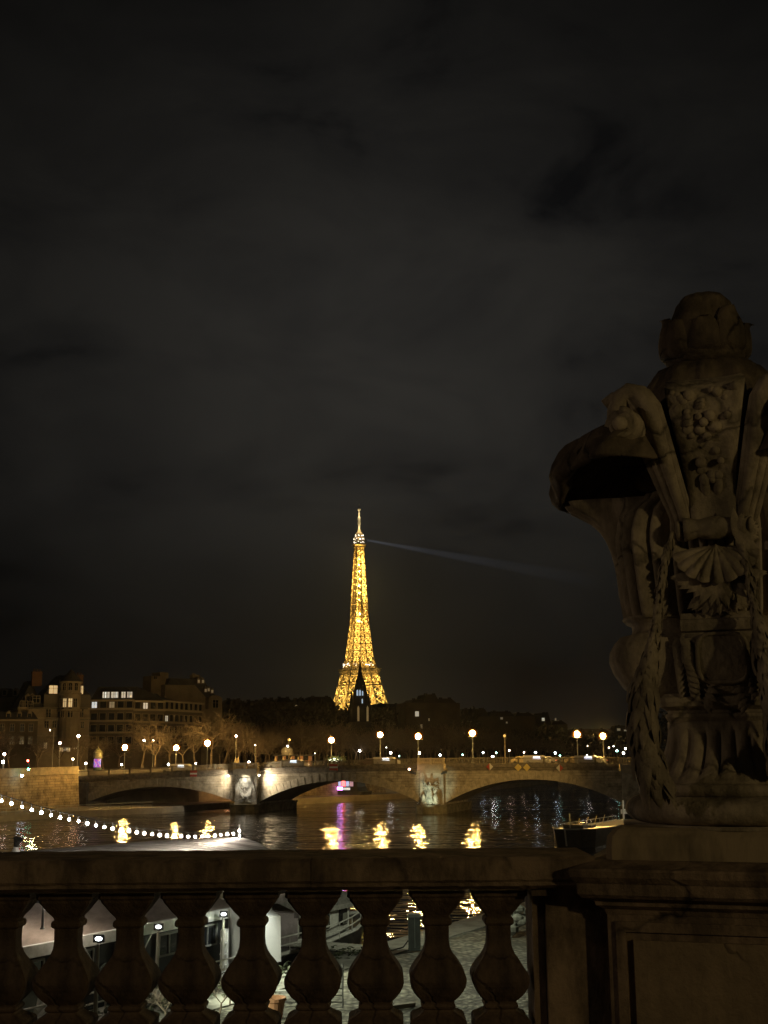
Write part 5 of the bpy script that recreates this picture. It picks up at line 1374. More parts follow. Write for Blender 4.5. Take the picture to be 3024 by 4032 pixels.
def car_light(px, py, v, col, s, label, r=.25, sc=(2.0, .6, .55)):
    u, Y = onbr(px, v); p = P(px, py, Y); t = thing('lit_window_panel', label, 'lit panel', (p.x, p.y, p.z - .3), -BA, 'bright vehicle windows behind the bridge railing')
    m = MB(); m.ball((0, 0, .3), r, 10, 8, sc); m.build('pane', glow('panel_%d' % len(bpy.data.materials), col, s), t, local=True)
    m = MB(); m.box((0, .25, .3), (r * 4.6, .3, r * 1.6)); m.build('frame', iron, t, local=True)
# (vehicles seen through the bars: a van each, lit inside)
def van(px, v, label, col, s, wpos):
    u, Y = onbr(px, v); o = br(u, v, deck(u) - .13); t = thing('van', label, 'van', o, -BA, 'lit vans crossing the bridge')
    m = MB(); sec = [(-2.4, .35), (-2.45, 1.5), (-2.3, 1.62), (1.2, 1.62), (1.9, 1.1), (2.4, .95), (2.45, .35)]
    rows = [[(x, y, z) for x, z in sec] for y in (-.95, .95)]; m.grid(rows); m.face(*rows[0]); m.face(*rows[1][::-1]); m.build('body', mat('van_paint', (.3, .3, .3), .4), t, local=True)
    m = MB(); m.prism([(wpos - .75, 1.0), (wpos + .75, .95), (wpos + .6, 1.42), (wpos - .6, 1.42)], lambda a, b, q: (a, q, b), -.99, -.955); m.build('lit_window', glow('van_window_%d' % (s * 10), col, s), t, local=True)
    for x in (-1.5, 1.5):
        for y in (-.85, .85): m = MB(); m.tube([(x, y - .1, .34), (x, y + .1, .34)], .34, 12); m.build('wheel', mat('tyre_rubber', (.015, .015, .015), .9), t, local=True)
van(1160, 4, 'van with a bright bluish window over the middle arch', (.75, .9, 1), 2.2, .1); van(1515, 3.4, 'van with a bluish lit window left of the middle pier balcony', (.8, .9, 1), 2.0, .1)
van(728, 3.4, 'van with a bluish lit window over the left arch', (.7, .85, 1), 1.6, .1); van(2094, 3.4, 'van with a bluish lit window over the right arch', (.75, .8, 1), 1.8, .1); van(2292, 3.4, 'van with a lavender lit window at the two close lamps', (.85, .82, 1), 1.8, .1)
# navigation boards hung on the cornice
def board(px, py, v, w, h, diamond, cols, label, cat='sign'):
    u, Y = onbr(px, v); p = P(px, py, Y); t = thing('navigation_board', label, cat, (p.x, p.y, p.z - h / 2), -BA, 'navigation boards hung on the bridge')
    F = lambda a, b, q: (a, q, h / 2 + b)
    polys = [[(-w/2, 0), (0, -h/2), (0, h/2)], [(0, -h/2), (w/2, 0), (0, h/2)]] if diamond else [[(-w/2, h*.12), (w/2, h*.12), (w/2, h/2), (-w/2, h/2)], [(-w/2, -h*.14), (w/2, -h*.14), (w/2, h*.12), (-w/2, h*.12)], [(-w/2, -h/2), (w/2, -h/2), (w/2, -h*.14), (-w/2, -h*.14)]]
    for pl, c in zip(polys, cols):
        m = MB(); m.prism(pl, F, -.03, .03); m.build('board_panel', mat('board_%d_%d' % (c[0]*99, c[1]*99), c, .5), t, local=True)
    m = MB(); m.box((0, .12, h / 2), (.08, .2, h * .5)); m.build('bracket', iron, t, local=True)
YEL, RED, WHT = (.55, .42, .12), (.35, .05, .03), (.6, .58, .52)
board(2040, 3022, -.95, 1.35, 1.35, True, (YEL, YEL), 'yellow diamond board over the right arch, left of the pair'); board(2074, 3022, -.95, 1.35, 1.35, True, (YEL, YEL), 'yellow diamond board over the right arch, right of the pair')
board(1928, 3019, -.95, 1.3, 1.3, True, (RED, WHT), 'red and white diamond board left of the yellow pair'); board(2204, 3024, -.95, 1.3, 1.3, True, (WHT, RED), 'white and red diamond board right of the yellow pair')
board(1313, 3021, -.95, 1.6, 1.15, False, (RED, WHT, RED), 'red board with a white bar over the middle arch'); board(762, 3046, -.95, 1.5, 1.15, False, (RED, WHT, RED), 'red board with a white bar over the left arch')
for px, py, s, lb in ((1627, 3042, -1, 'dark tilted lamp bracket left of the statue'), (1748, 3042, 1, 'dark tilted lamp bracket right of the statue')):
    u, Y = onbr(px, -.4); p = P(px, py, Y); t = thing('lamp_bracket', lb, 'bracket', (p.x, p.y, p.z), -BA)
    m = MB(); m.prism([(-.5, -.25 - .12 * s), (.5, -.25 + .12 * s), (.5, .25 + .12 * s), (-.5, .25 - .12 * s)], lambda a, b, q: (a, q, b), -.25, .25); m.build('housing', iron, t, local=True)
    m = MB(); m.box((0, .4, 0), (.12, .7, .12)); m.build('arm', iron, t, local=True)
# flowering bush lit up on the parapet, kiosk, parasols and the lit dome tent behind
u, Y = onbr(1320, 4); p = P(1320, 2990, Y); t = thing('lit_bush', 'bush covered in white fairy lights behind the railing over the middle arch', 'bush', br(u, 4, deck(u)), 0)
r_ = random.Random(3); m = MB(); m2 = MB(); rad = 1.35; zc = p.z - deck(u)
for q in range(170):
    v = Vector((r_.gauss(0, .55), r_.gauss(0, .4), abs(r_.gauss(0, .26)))) ; c = Vector((v.x * 1.5, v.y, zc - .35 + v.z * 1.3)); m.leaf(c, v + Vector((0, 0, .2)), (0, -1, .4), .34, .09)
    if q % 5 == 0: m2.ball(c + Vector((0, -.1, 0)), .045, 5, 4)
m.tube([(0, 0, 0), (0, 0, zc)], .06, 5)
m.build('leaves', mat('bush_leaf', (.16, .2, .08), .7), t, local=True); m2.build('fairy_lights', glow('fairy_glow', (.95, 1, .75), 14), t, local=True)
light('bush_lamp', (t.location.x, t.location.y - 1.2, p.z + .4), 14, (.9, 1, .7), .1, parent=t)
kp = P(1150, 3000, 268); t = thing('kiosk', 'low flat roofed kiosk with a dim reddish wall behind the bridge', 'kiosk', (kp.x, 268, 8)); zz = lambda y: P(1150, y, 268).z - 8
m = MB(); m.box((.2, 2, zz(2977) / 2), (8.0, 4, zz(2977))); m.build('wall', mat('kiosk_wall', (.26, .15, .11), .8, (.18, .1, .08), 1), t, local=True)
m = MB(); m.box((.2, 1.6, zz(2974)), (8.7, 5.2, .22)); m.build('roof', slate, t, local=True)
for q in range(4): m = MB(); m.box((-2.7 + 1.9 * q, -.01, zz(2985)), (1.1, .05, 1.1)); m.build('window', glass_dark, t, local=True)
for px, lb in ((928, 'closed cream parasol left of the forked young tree, farther left'), (938, 'closed cream parasol just left of the forked young tree'), (1085, 'closed cream parasol furthest left before the kiosk'), (1115, 'closed cream parasol second from left before the kiosk'), (1146, 'closed cream parasol third from left before the kiosk'), (1174, 'closed cream parasol furthest right before the kiosk')):
    q = P(px, 2996, 263); t = thing('closed_parasol', lb, 'parasol', (q.x, q.y, 8), 0, 'closed parasols of the quay terrace'); zt_ = P(px, 2979, 263).z - 8
    m = MB(); m.tube([(0, 0, 0), (0, 0, zt_)], .04, 5); m.build('pole', iron, t, local=True)
    m = MB(); m.lathe([(.36, zt_ - 2.0), (.3, zt_ - 1.2), (.16, zt_ - .5), (.03, zt_)], 10, rf=lambda a, z, i: 1 + .15 * math.sin(5 * a)); m.build('canopy', mat('cream_canvas', (.55, .47, .3), .9), t, local=True)
q = P(1131, 2960, 285); t = thing('domed_pavilion', 'small pale lit dome with arched ribs behind the kiosk', 'pavilion', (q.x, 285, 8)); zz = lambda y: P(1131, y, 285).z - 8
m = MB(); m.lathe([(1.3, 0), (1.3, zz(2965)), (1.4, zz(2962)), (1.25, zz(2950)), (.8, zz(2942)), (.2, zz(2938))], 18, rf=lambda a, z, i: 1 + .05 * math.sin(9 * a)); m.build('dome', mat('pavilion_stone', (.5, .46, .34), .7, (.2, .18, .12), 1.6), t, local=True)
light('pavilion_lamp', (q.x, 281.5, 8 + zz(2945)), 60, (1, .92, .6), .2, parent=t)

# ------------------------------------------------------------------ far quay wall on the left with its coping and fence
def curve_wall(pts, label):
    t = thing('quay_wall', label, 'wall', (pts[0][0], pts[0][1], 0)); n = 10
    P3 = []
    for (a, b) in zip(pts[:-1], pts[1:]):
        for q in range(n): f = q / n; P3.append(tuple(a[k] + (b[k] - a[k]) * f for k in range(4)))
    P3.append(pts[-1])
    m = MB(); m.grid([[(x + (z1 - z0) * .0, y, z0) for x, y, z0, z1 in P3], [(x - .5, y, z1) for x, y, z0, z1 in P3]]); m.build('masonry', quaywall_stone, t)
    m = MB()
    sec = [(.05, -.5), (.25, -.45), (.25, -.12), (.12, -.12), (.12, .9), (.2, .92), (.2, 1.05), (-.45, 1.05), (-.45, 0)]
    rows = []
    for i, (x, y, z0, z1) in enumerate(P3):
        a = P3[max(i - 1, 0)]; b = P3[min(i + 1, len(P3) - 1)]; d = Vector((b[0] - a[0], b[1] - a[1], 0)).normalized(); nv = Vector((d.y, -d.x, 0))
        rows.append([(x - .5 + nv.x * o, y + nv.y * o, z1 + zz) for o, zz in sec])
    m.grid(rows); m.build('coping', mat('coping_stone', (.34, .28, .18), .85, (.18, .15, .1), .8), t)
    return t
curve_wall([(-102, 150, 1.1, 7.2), (-84, 186, 1.1, 7.4), (-74, 212, 1.1, 7.6), (-66.5, 232, 1.1, 7.7), (-61.2, 244.8, 1.1, 7.8)], 'curving stained stone quay wall at the left end of the bridge')
curve_wall([(-55, 268, 1.1, 7.0), (-32, 268, 1.1, 7.0), (-8, 300, 1.1, 7.0), (20, 345, 1.1, 7.2), (60, 470, 1.1, 7.2)], 'brown quay wall seen through the left arch')
def fence(pts, label, h=1.1, step=2.2):
    t = thing('quay_railing', label, 'railing', pts[0]); 
    for a, b in zip(pts[:-1], pts[1:]):
        a, b = Vector(a), Vector(b); n = max(1, int((b - a).length / step)); m = MB()
        for q in range(n + 1): c = a.lerp(b, q / n); m.tube([c, c + Vector((0, 0, h))], .05, 5)
        for zz in (h, h * .5): m.tube([a + Vector((0, 0, zz)), b + Vector((0, 0, zz))], .045, 5)
        m.build('rail_section', grey_iron, t)
fence([(-79, 178, 1.1), (-62.5, 212.5, 1.1), (-52.5, 224.5, 1.1), (-44.5, 233.5, 1.1)], 'pale rail fence along the low quay below the far wall')
# quay lamps giving the far walls their yellow light
light('quay_glow', (-58, 200, 12), 3400, (1, .72, .3), .4)
light('under_arch_glow', br(-52, 24, 6.0), 420, (1, .42, .2), .4)
for px, py, Y, pw in ((60, 2990, 262, 260), (260, 2960, 262, 340), (560, 2960, 264, 320), (930, 2950, 264, 160)):
    pass
# ------------------------------------------------------------------ dinner boat with neon decks beyond the middle arch
t = thing('dinner_boat', 'moored dinner boat with purple and red neon decks seen through the middle arch', 'boat', (0, 0, 0)); bp0 = P(1195, 3150, 300); bp1 = P(1420, 3140, 292); t.location = (bp0.x, bp0.y, 0)
zz = lambda y: P(1310, y, 296).z
bl_ = bp1.x - bp0.x; d = (bp1 - bp0); d.z = 0; dn = d.normalized(); nv = Vector((dn.y, -dn.x, 0))
FB = lambda s, o, z: Vector((bp0.x, bp0.y, 0)) + dn * s + nv * o + Vector((0, 0, z))
LL = d.length
m = MB(); m.prism([(-8, -.3), (LL - .4, -.3), (LL + .3, zz(3116)), (-8, zz(3116))], lambda a, b, q: FB(a, q, b), -5, 0); m.build('hull', dark_hull, t)
for k, (a, b, c0, y0, y1, mt) in enumerate(((3.3, 6.2, 0, 3112, 3102, lit_pale), (6.4, 8.9, 0, 3112, 3102, lit_pale), (9.2, 11.2, 0, 3110, 3099, glow('neon_violet_white', (.68, .24, 1), 14)), (11.4, 13.3, 0, 3110, 3101, lit_white), (0, 3.1, 0, 3112, 3103, glow('neon_green_dim', (.5, 1, .6), .25)))):
    m = MB(); m.prism([(a, zz(y0)), (b, zz(y0)), (b, zz(y1)), (a, zz(y1))], lambda p, q, s: FB(p, s, q), -.02, .03); m.build('lower_window', mt, t)
m = MB(); m.prism([(-8, zz(3116)), (LL - .6, zz(3116)), (LL - 1.2, zz(3098)), (-8, zz(3098))], lambda a, b, q: FB(a, q, b), -4.6, -.05); m.build('lower_deck', black_cabin, t)
m = MB(); m.prism([(-8, zz(3098)), (LL - 1.2, zz(3098)), (LL - 1.8, zz(3052)), (-8, zz(3052))], lambda a, b, q: FB(a, q, b), -4.4, -.5); m.build('upper_deck', black_cabin, t)
neon = [glow('neon_purple', (.62, .14, 1), 3.0), glow('neon_red', (1, .07, .08), 5), glow('neon_blue', (.35, .55, 1), .8), glow('neon_magenta', (.9, .15, .75), 1.6), glow('neon_soft', (.5, .25, .55), .35)]
r_ = random.Random(6); s = -7.5; k = 0
seq = [1, 1, 1, 1, 1, 1, 1, 3, 0, 4, 0, 1, 4, 1, 2, 1, 2, 4]
while s < LL - 2.2:
    w = r_.uniform(.7, 1.3); m = MB(); m.prism([(s, zz(3096)), (s + w, zz(3096)), (s + w, zz(3068)), (s, zz(3068))], lambda p, q, u_: FB(p, u_, q), -.49, -.44); m.build('upper_window', neon[seq[k % len(seq)]], t); s += w + .18; k += 1
for sx in (1.2, 6.0):
    m = MB(); c = FB(sx, .06, zz(3128)); m.tube([c + dn * .75 * math.cos(a) + Vector((0, 0, .75 * math.sin(a))) for a in [2 * math.pi * q / 14 for q in range(15)]], .16, 6, False); m.build('tyre_fender', mat('pale_fender', (.4, .36, .27), .8), t)
m = MB(); m.prism([(9.0, .8), (12.2, .8), (12.2, zz(3117)), (9.3, zz(3117))], lambda a, b, q: FB(a - 2.5, q, b), .0, .1); m.build('hull_door', mat('hull_door_paint', (.3, .33, .28), .5), t)
light('neon_spill', FB(2, 1.5, 3.4), 160, (1, .07, .10), .6, parent=t)
light('quay_flood', (14, 318, 7.5), 900, (1, .88, .6), .4)
t = thing('white_motorboat', 'low pale boat under the crown of the right arch', 'boat', (0, 0, 0)); p = P(2100, 3072, 470); t.location = (p.x, p.y, 0)
m = MB(); m.prism([(-13, .3), (-11, 0), (14, 0), (17, .9), (-13, .9)], lambda a, b, q: (p.x + a, p.y + q, b), -2, 2); m.build('hull', white_paint, t)
m = MB(); m.prism([(-9, .9), (6, .9), (4, 1.7), (-8, 1.7)], lambda a, b, q: (p.x + a, p.y + q, b), -1.5, 1.5); m.build('cabin', white_paint, t)

# ------------------------------------------------------------------ the near quay below the bridge, right bank
QA, QB = Pz(1312, 3774, 2), Pz(2042, 3564, 2)
E1 = (QB - QA).normalized(); E2 = Vector((-E1.y, E1.x, 0))
def FQ(s, o, z): return Vector((QA.x, QA.y, 0)) + E1 * s + E2 * o + Vector((0, 0, z))
QANG = math.atan2(E1.y, E1.x)
q2 = [FQ(-70, 0, 0), FQ(260, 0, 0), FQ(260, -120, 0), FQ(-70, -120, 0)]
def cobbles():
    m = bpy.data.materials.new('cobbles'); m.use_nodes = True; n = m.node_tree.nodes; l = m.node_tree.links; b = n['Principled BSDF']; b.inputs['Roughness'].default_value = .75; b.inputs['Specular IOR Level'].default_value = .3
    t = n.new('ShaderNodeTexCoord'); v = n.new('ShaderNodeTexVoronoi'); v.inputs['Scale'].default_value = 3.6; v.inputs['Randomness'].default_value = .8; l.new(t.outputs['Object'], v.inputs[0])
    r = n.new('ShaderNodeValToRGB'); r.color_ramp.elements[0].position = .1; r.color_ramp.elements[1].position = .62; r.color_ramp.elements[0].color = (.30, .29, .25, 1); r.color_ramp.elements[1].color = (.07, .068, .06, 1); l.new(v.outputs['Distance'], r.inputs[0])
    x = n.new('ShaderNodeTexNoise'); x.inputs['Scale'].default_value = .5; x.inputs['Detail'].default_value = 7; l.new(t.outputs['Object'], x.inputs[0])
    r2 = n.new('ShaderNodeValToRGB'); r2.color_ramp.elements[0].position = .36; r2.color_ramp.elements[1].position = .62; r2.color_ramp.elements[0].color = (.55, .55, .5, 1); r2.color_ramp.elements[1].color = (1.1, 1.1, 1.02, 1); l.new(x.outputs['Fac'], r2.inputs[0])
    mu = n.new('ShaderNodeMix'); mu.data_type = 'RGBA'; mu.blend_type = 'MULTIPLY'; mu.inputs[0].default_value = 1; l.new(r.outputs[0], mu.inputs[6]); l.new(r2.outputs[0], mu.inputs[7]); l.new(mu.outputs[2], b.inputs['Base Color'])
    u = n.new('ShaderNodeBump'); u.invert = True; u.inputs['Strength'].default_value = .9; u.inputs['Distance'].default_value = .05; l.new(v.outputs['Distance'], u.inputs['Height']); l.new(u.outputs[0], b.inputs['Normal'])
    return m
slab('near_quay', [(p.x, p.y) for p in q2], -1, 2.0, cobbles(), 'cobbled quay below the bridge', 'quay')
m = MB()
for k in range(-40, 150):
    m.prism([(k * 1.6 + .012, .12), ((k + 1) * 1.6 - .012, .12), ((k + 1) * 1.6 - .012, -1.9), (k * 1.6 + .012, -1.9)], lambda a, b, t: FQ(a, b, t), -.9, 2.035 + .006 * (k % 3))
tag(m.build('quay_coping', mat('quay_coping_stone', (.25, .25, .22), .75, (.15, .15, .13), 1.2, .3, 8)), 'smooth stone coping along the edge of the cobbled quay', 'kerb', kind='structure')
slab('near_bank', [(p.x, p.y) for p in (FQ(-70, -26, 0), FQ(260, -26, 0), FQ(260, -400, 0), FQ(-70, -400, 0))], -1, 8, paving, 'upper street of the near bank', 'street')

FG = (.96, 1, .72)
def flood(px, py, Y, zb, label, aim, pw, pole=True, spot=120):
    p = P(px, py, Y); t = thing('floodlight', label, 'floodlight', (p.x, p.y, zb), 0, 'white floodlights along the moored barge'); h = p.z - zb
    m = MB(); m.box((0, .12, h), (.34, .16, .22)); m.box((0, .22, h - .05), (.12, .18, .2)); m.build('housing', iron, t, local=True)
    m = MB(); m.ball((0, .04, h), .085, 12, 6, (1.35, .5, .8)); m.build('lens', glow('cold_flood_lens', (.9, .97, 1), 4), t, local=True)
    m = MB(); m.lathe([(.075, 0), (.065, h * .5), (.05, h - .15)], 8); m.build('pole', mat('floodlight_pole_paint', (.30, .29, .24), .5), t, local=True)
    light('flood_beam', (p.x + .35, p.y - .45, p.z - .05), pw, FG, .12, 'SPOT', aim, 100, .9, t)
flood(387, 3697, 38.5, 2.0, 'white floodlight on a tall pale pole, leftmost of the three by the barge', FQ(-7, -7, 2), 3400)
flood(623, 3650, 45.6, 2.0, 'white floodlight on the barge fascia, middle of the three', FQ(-5, -9, 2), 3800)
flood(880, 3600, 51.0, 2.0, 'white floodlight on the thin mast, rightmost of the three by the white wall', FQ(-3, -9, 2), 3400)

# ------------------------------------------------------------------ the restaurant barge moored along the quay
t = thing('restaurant_barge', 'long dark restaurant barge with canvas roof and pale fascia moored at the quay', 'barge', FQ(-14, 6.5, 0), 0)
s0, s1 = -30, -2.9
m = MB(); m.prism([(s0, 2.2), (s1 + 1.5, 2.2), (s1 + 4, 4.5), (s1 + 4, 8), (s1 + 1.5, 10.5), (s0, 10.5)], lambda a, b, q: FQ(a, b, q), -.5, 1.5); m.build('hull', dark_hull, t)
m = MB(); m.prism([(s0, 3.2), (s1, 3.2), (s1, 10), (s0, 10)], lambda a, b, q: FQ(a, b, q), 1.5, 3.92); m.build('cabin', black_cabin, t)
m = MB(); m.prism([(s0 - .2, 2.92), (s1 + .1, 2.92), (s1 + .1, 3.10), (s0 - .2, 3.10)], lambda a, b, q: FQ(a, b, q), 3.90, 4.30); m.prism([(s1 + .1, 2.95), (s1 + .25, 2.95), (s1 + .25, 10.2), (s1 + .1, 10.2)], lambda a, b, q: FQ(a, b, q), 3.90, 4.30); m.build('fascia', white_paint, t)
canvas = mat('grey_brown_canvas', (.36, .30, .25), .9, (.19, .155, .13), 1.0, .5, 3, stretch=(1.2, .5, 1))
m = MB(); rows = []; rc = random.Random(2)
for k in range(61):
    s = s0 + (s1 - s0) * k / 60; sag = .10 * abs(math.sin(k * math.pi / 6)) 
    rows.append([FQ(s, o, z - sag * w + rc.uniform(-.018, .018)) for o, z, w in ((3.02, 4.26, 0), (3.4, 4.42, .6), (4.4, 4.72, 1), (5.4, 4.95, 1), (6.5, 5.1, .3), (7.6, 4.95, 1), (8.8, 4.7, 1), (10, 4.3, 0))])
m.grid(rows); m.build('canvas_roof', canvas, t, smooth=True)
for k in range(5):
    s = -24 + 4.4 * k; m = MB(); c = FQ(s, 3.18, 2.75); n_ = -E2
    m.tube([c, c + n_ * .06], .42, 20); m.build('porthole', mat('porthole_glass', (.10, .11, .105), .15), t)
for s, w in ((-26, 2.6), (-20.5, 2.2), (-16.2, 2.6)):
    m = MB(); m.prism([(s, 1.9), (s + w, 1.9), (s + w, 3.4), (s, 3.4)], lambda a, b, q: FQ(a, q, b), 3.10, 3.16); m.build('shutter_panel', mat('grey_green_shutter', (.13, .14, .115), .7, (.09, .1, .08), 2), t)
for s in (-13.6, -9.2, -3.4):
    m = MB(); m.prism([(s, 1.5), (s + .18, 1.5), (s + .18, 4.0), (s, 4.0)], lambda a, b, q: FQ(a, q, b), 2.9, 3.08); m.build('awning_post', white_paint, t)
m = MB(); m.prism([(s0, 1.0), (s1 + 1, 1.0), (s1 + 1, 2.9), (s0, 2.9)], lambda a, b, q: FQ(a, b, q), 1.62, 1.74); m.build('side_deck', mat('weathered_deck', (.34, .33, .29), .8, (.2, .2, .17), 2.5), t)
m = MB()
for k in range(22):
    c = FQ(s0 + 1.3 * k, 1.05, 1.74); m.tube([c, c + Vector((0, 0, 1.05))], .035, 5)
for zz in (.35, .7, 1.05): m.tube([FQ(s0, 1.05, 1.74 + zz), FQ(s0 + 1.3 * 21, 1.05, 1.74 + zz)], .032, 5)
m.build('deck_railing', mat('pale_rail_paint', (.45, .43, .36), .5), t)
for k in range(9):
    s = -25 + 2.45 * k; m = MB(); m.prism([(s, 3.0), (s + 1.15, 3.0), (s + 1.15, 3.72), (s, 3.72)], lambda a, b, q: FQ(a, q, b), 3.10, 3.15); g = m.build('cabin_window', glass_dark, t)
    m = MB()
    for x0, x1, z0, z1 in ((s - .07, s, 2.93, 3.79), (s + 1.15, s + 1.22, 2.93, 3.79), (s, s + 1.15, 3.72, 3.79), (s, s + 1.15, 2.93, 3.0), (s + .55, s + .6, 3.0, 3.72)): m.prism([(x0, z0), (x1, z0), (x1, z1), (x0, z1)], lambda a, b, q: FQ(a, q, b), 3.04, 3.155)
    m.build('window_frame', mat('window_frame_grey', (.2, .2, .18), .6), g)
m = MB(); c0 = FQ(-12.5, 2.85, 4.0); m.tube([FQ(-12.3 + .4 * q, 2.8, 3.9 - 1.5 * math.sin(math.pi * q / 9)) for q in range(10)], .025, 5); m.build('hanging_cable', grey_iron, t)
for s in (-19.5, -8.2):
    m = MB(); m.lathe([(.22, 4.9), (.22, 6.1), (.30, 6.15), (.30, 6.3), (.05, 6.45)], 10, (FQ(s, 6.4, 0).x, FQ(s, 6.4, 0).y)); m.build('flue', mat('pale_flue', (.5, .44, .34), .6), t)
for px, py, Y, lb in ((172, 3546, 43, 'bright lamp on a short stem above the barge roof at the left'), (330, 3580, 44, 'lamp with a long pale shade on the barge roof, second from left')):
    p = P(px, py, Y); zr_ = 4.75; rl = thing('roof_lamp', lb, 'lamp', (p.x, p.y, zr_), 0); h = max(.3, p.z - zr_)
    m = MB(); m.lathe([(.09, 0), (.05, .08), (.04, h - .05)], 8); m.build('stem', iron, rl, local=True)
    m = MB(); m.ball((0, 0, h), .085, 10, 8, (1, 1, 1.2)); m.build('bulb', glow('roof_lamp_glow', (1, .88, .68), 6), rl, local=True)
    light('roof_lamp_light', (p.x, p.y, zr_ + h), 80, (1, .84, .66), .11, parent=rl)
# white end wall of the barge and its cabinet
bx = thing('white_cabin_wall', 'brightly lit white boxy wall at the end of the restaurant barge', 'wall', FQ(-2.2, 3, 0))
m = MB(); pq_ = [P(906, 3572, 52), P(962, 3618, 50.6), P(962, 3800, 50.6), P(906, 3800, 52)]
dq = (pq_[1] - pq_[0]); dq.z = 0; nq = Vector((dq.y, -dq.x, 0)).normalized()
b0_ = [p + nq * .0 for p in pq_]; b1_ = [p - nq * 1.6 for p in pq_]
m.face(*b0_); m.face(*b1_[::-1])
for k in range(4): m.face(b0_[k], b1_[k], b1_[(k+1) % 4], b0_[(k+1) % 4])
light('wall_fill', (pq_[0].x + 1.6, pq_[0].y - 2.6, 5.6), 420, (.95, 1, .9), .1, 'SPOT', (pq_[1].x, pq_[1].y, 3.4), 80, .8, bx)  # added spot without a fixture, brightens the white wall
m.build('white_panel', mat('bright_white_paint', (.8, .8, .76), .5), bx)
m = MB(); a = P(884, 3700, 51.4); m.box((a.x, a.y, a.z - .7), (.28, .5, 2.2)); m.build('shelf_unit', white_paint, bx)
for k in range(4): m = MB(); m.box((a.x, a.y - .3, a.z - .1 - .42 * k), (.30, .12, .05)); m.build('shelf', white_paint, bx)

# second covered barge moored outside, with its striped awning
t = thing('covered_barge', 'covered barge with pale striped awning moored beyond the restaurant barge', 'barge', (-15, 70, 0))
ca, cb = Vector((-27.0, 60.0, 0)), Vector((-9.6, 73.2, 0)); dn2 = (cb - ca).normalized(); nv2 = Vector((dn2.y, -dn2.x, 0)); L2 = (cb - ca).length
FB2 = lambda s, o, z: ca + dn2 * s + nv2 * o + Vector((0, 0, z))
m = MB(); m.prism([(-6, 0), (L2 + 1.5, 0), (L2 + 5, 3), (L2 + 1.5, 6.5), (-6, 6.5)], lambda a, b, q: FB2(a, b, q), -.5, 1.6); m.build('hull', dark_hull, t)
m = MB(); m.prism([(-5, .6), (L2 - .6, .6), (L2 - .6, 6), (-5, 6)], lambda a, b, q: FB2(a, b, q), 1.6, 4.2); m.build('cabin', black_cabin, t)
aw = mat('striped_awning', (.66, .63, .56), .85, (.30, .28, .24), 1.4, .2, 4, stretch=(.12, 2.4, 1), lo=.42, hi=.56)
zr = [P(x, y, Y).z for x, y, Y in ((60, 3353, 64), (480, 3319, 68), (700, 3307, 70.5), (880, 3317, 73))]
m = MB(); rows = []
for k in range(45):
    t_ = k / 44; zt_ = 5.55 + .5 * t_ - .5 * max(0, t_ - .82) * 2 ; rows.append([FB2(-5 + (L2 + 5) * t_, o, zt_ + dz + .05 * math.sin(o * 6 + t_ * 4)) for o, dz in ((-.3, -.35), (.5, -.05), (1.5, .0), (2.6, -.05), (3.8, -.2), (5.0, -.45), (6.2, -.8), (6.6, -1.1))])
m.grid(rows); m.build('awning', aw, t, smooth=True)
m = MB()
for k in range(9):
    for o in (.1, 6.4): c = FB2(-5 + (L2 + 4.6) * k / 8, o, 1.6); m.tube([c, c + Vector((0, 0, 3.2))], .06, 5)
m.build('awning_posts', white_paint, t)
p = P(62, 3350, 61.5); vt = thing('roof_ventilator', 'small round dark ventilator on the barge roof at the left', 'ventilator', (p.x, p.y, p.z - .2))
m = MB(); m.lathe([(.22, -.1), (.20, .2), (.14, .3), (.10, .45)], 10); m.build('base', white_paint, vt, local=True)
m = MB(); m.tube([(0, 0, .4), (.06, -.04, .62), (.12, -.1, .78)], [.12, .17, .24], 12); m.build('cowl', iron, vt, local=True)

# string of bulbs from mast to post
sl = thing('string_lights', 'sagging string of bright white bulbs over the moored barges', 'string lights', (-12, 62, 5.8))
bx_ = [(-47, 150), (10, 170), (75, 190), (145, 210), (207, 230), (270, 248), (333, 265), (393, 280), (452, 293), (513, 305), (570, 320), (627, 332), (682, 343), (735, 352), (790, 360), (843, 368), (893, 377), (943, 384), (995, 390), (1043, 395), (1090, 399), (1138, 402), (1185, 403), (1230, 405), (1275, 405), (1320, 404), (1360, 402), (1403, 399), (1443, 394), (1485, 389), (1525, 386), (1563, 368), (1565, 398), (1563, 450)]
bulb = glow('festoon_bulb', (1, .86, .74), 260); line = []
for k, (x, y) in enumerate(bx_):
    f = k / 31; w0, w1 = 1 / 52.0, 1 / 72.0; Y = 1 / (w0 + (w1 - w0) * min(1, f)); p = P(x / 1.659, 3050 + y / 1.659, Y)
    m = MB(); m.ball(p, rc.uniform(.048, .072), 8, 6); b_ = m.build('bulb', bulb, sl)
    m = MB(); m.tube([p + Vector((0, 0, .09)), p + Vector((0, 0, .24))], .04, 6); m.build('socket', iron, b_)
    if k <= 31: line.append(p + Vector((0, 0, .24)))
m = MB(); m.tube([line[0] + (line[0] - line[1]) * 3] + line, .022, 4); m.build('cable', iron, sl)
pe = P(1563 / 1.659, 3050 + 368 / 1.659, 72)
m = MB(); m.tube([(pe.x, pe.y, 1.6), (pe.x, pe.y, pe.z + .35)], .05, 6); m.build('post', white_paint, sl)
pa = P(-47 / 1.659, 3050 + 150 / 1.659, 52); pst = line[0] + (line[0] - line[1]) * 3

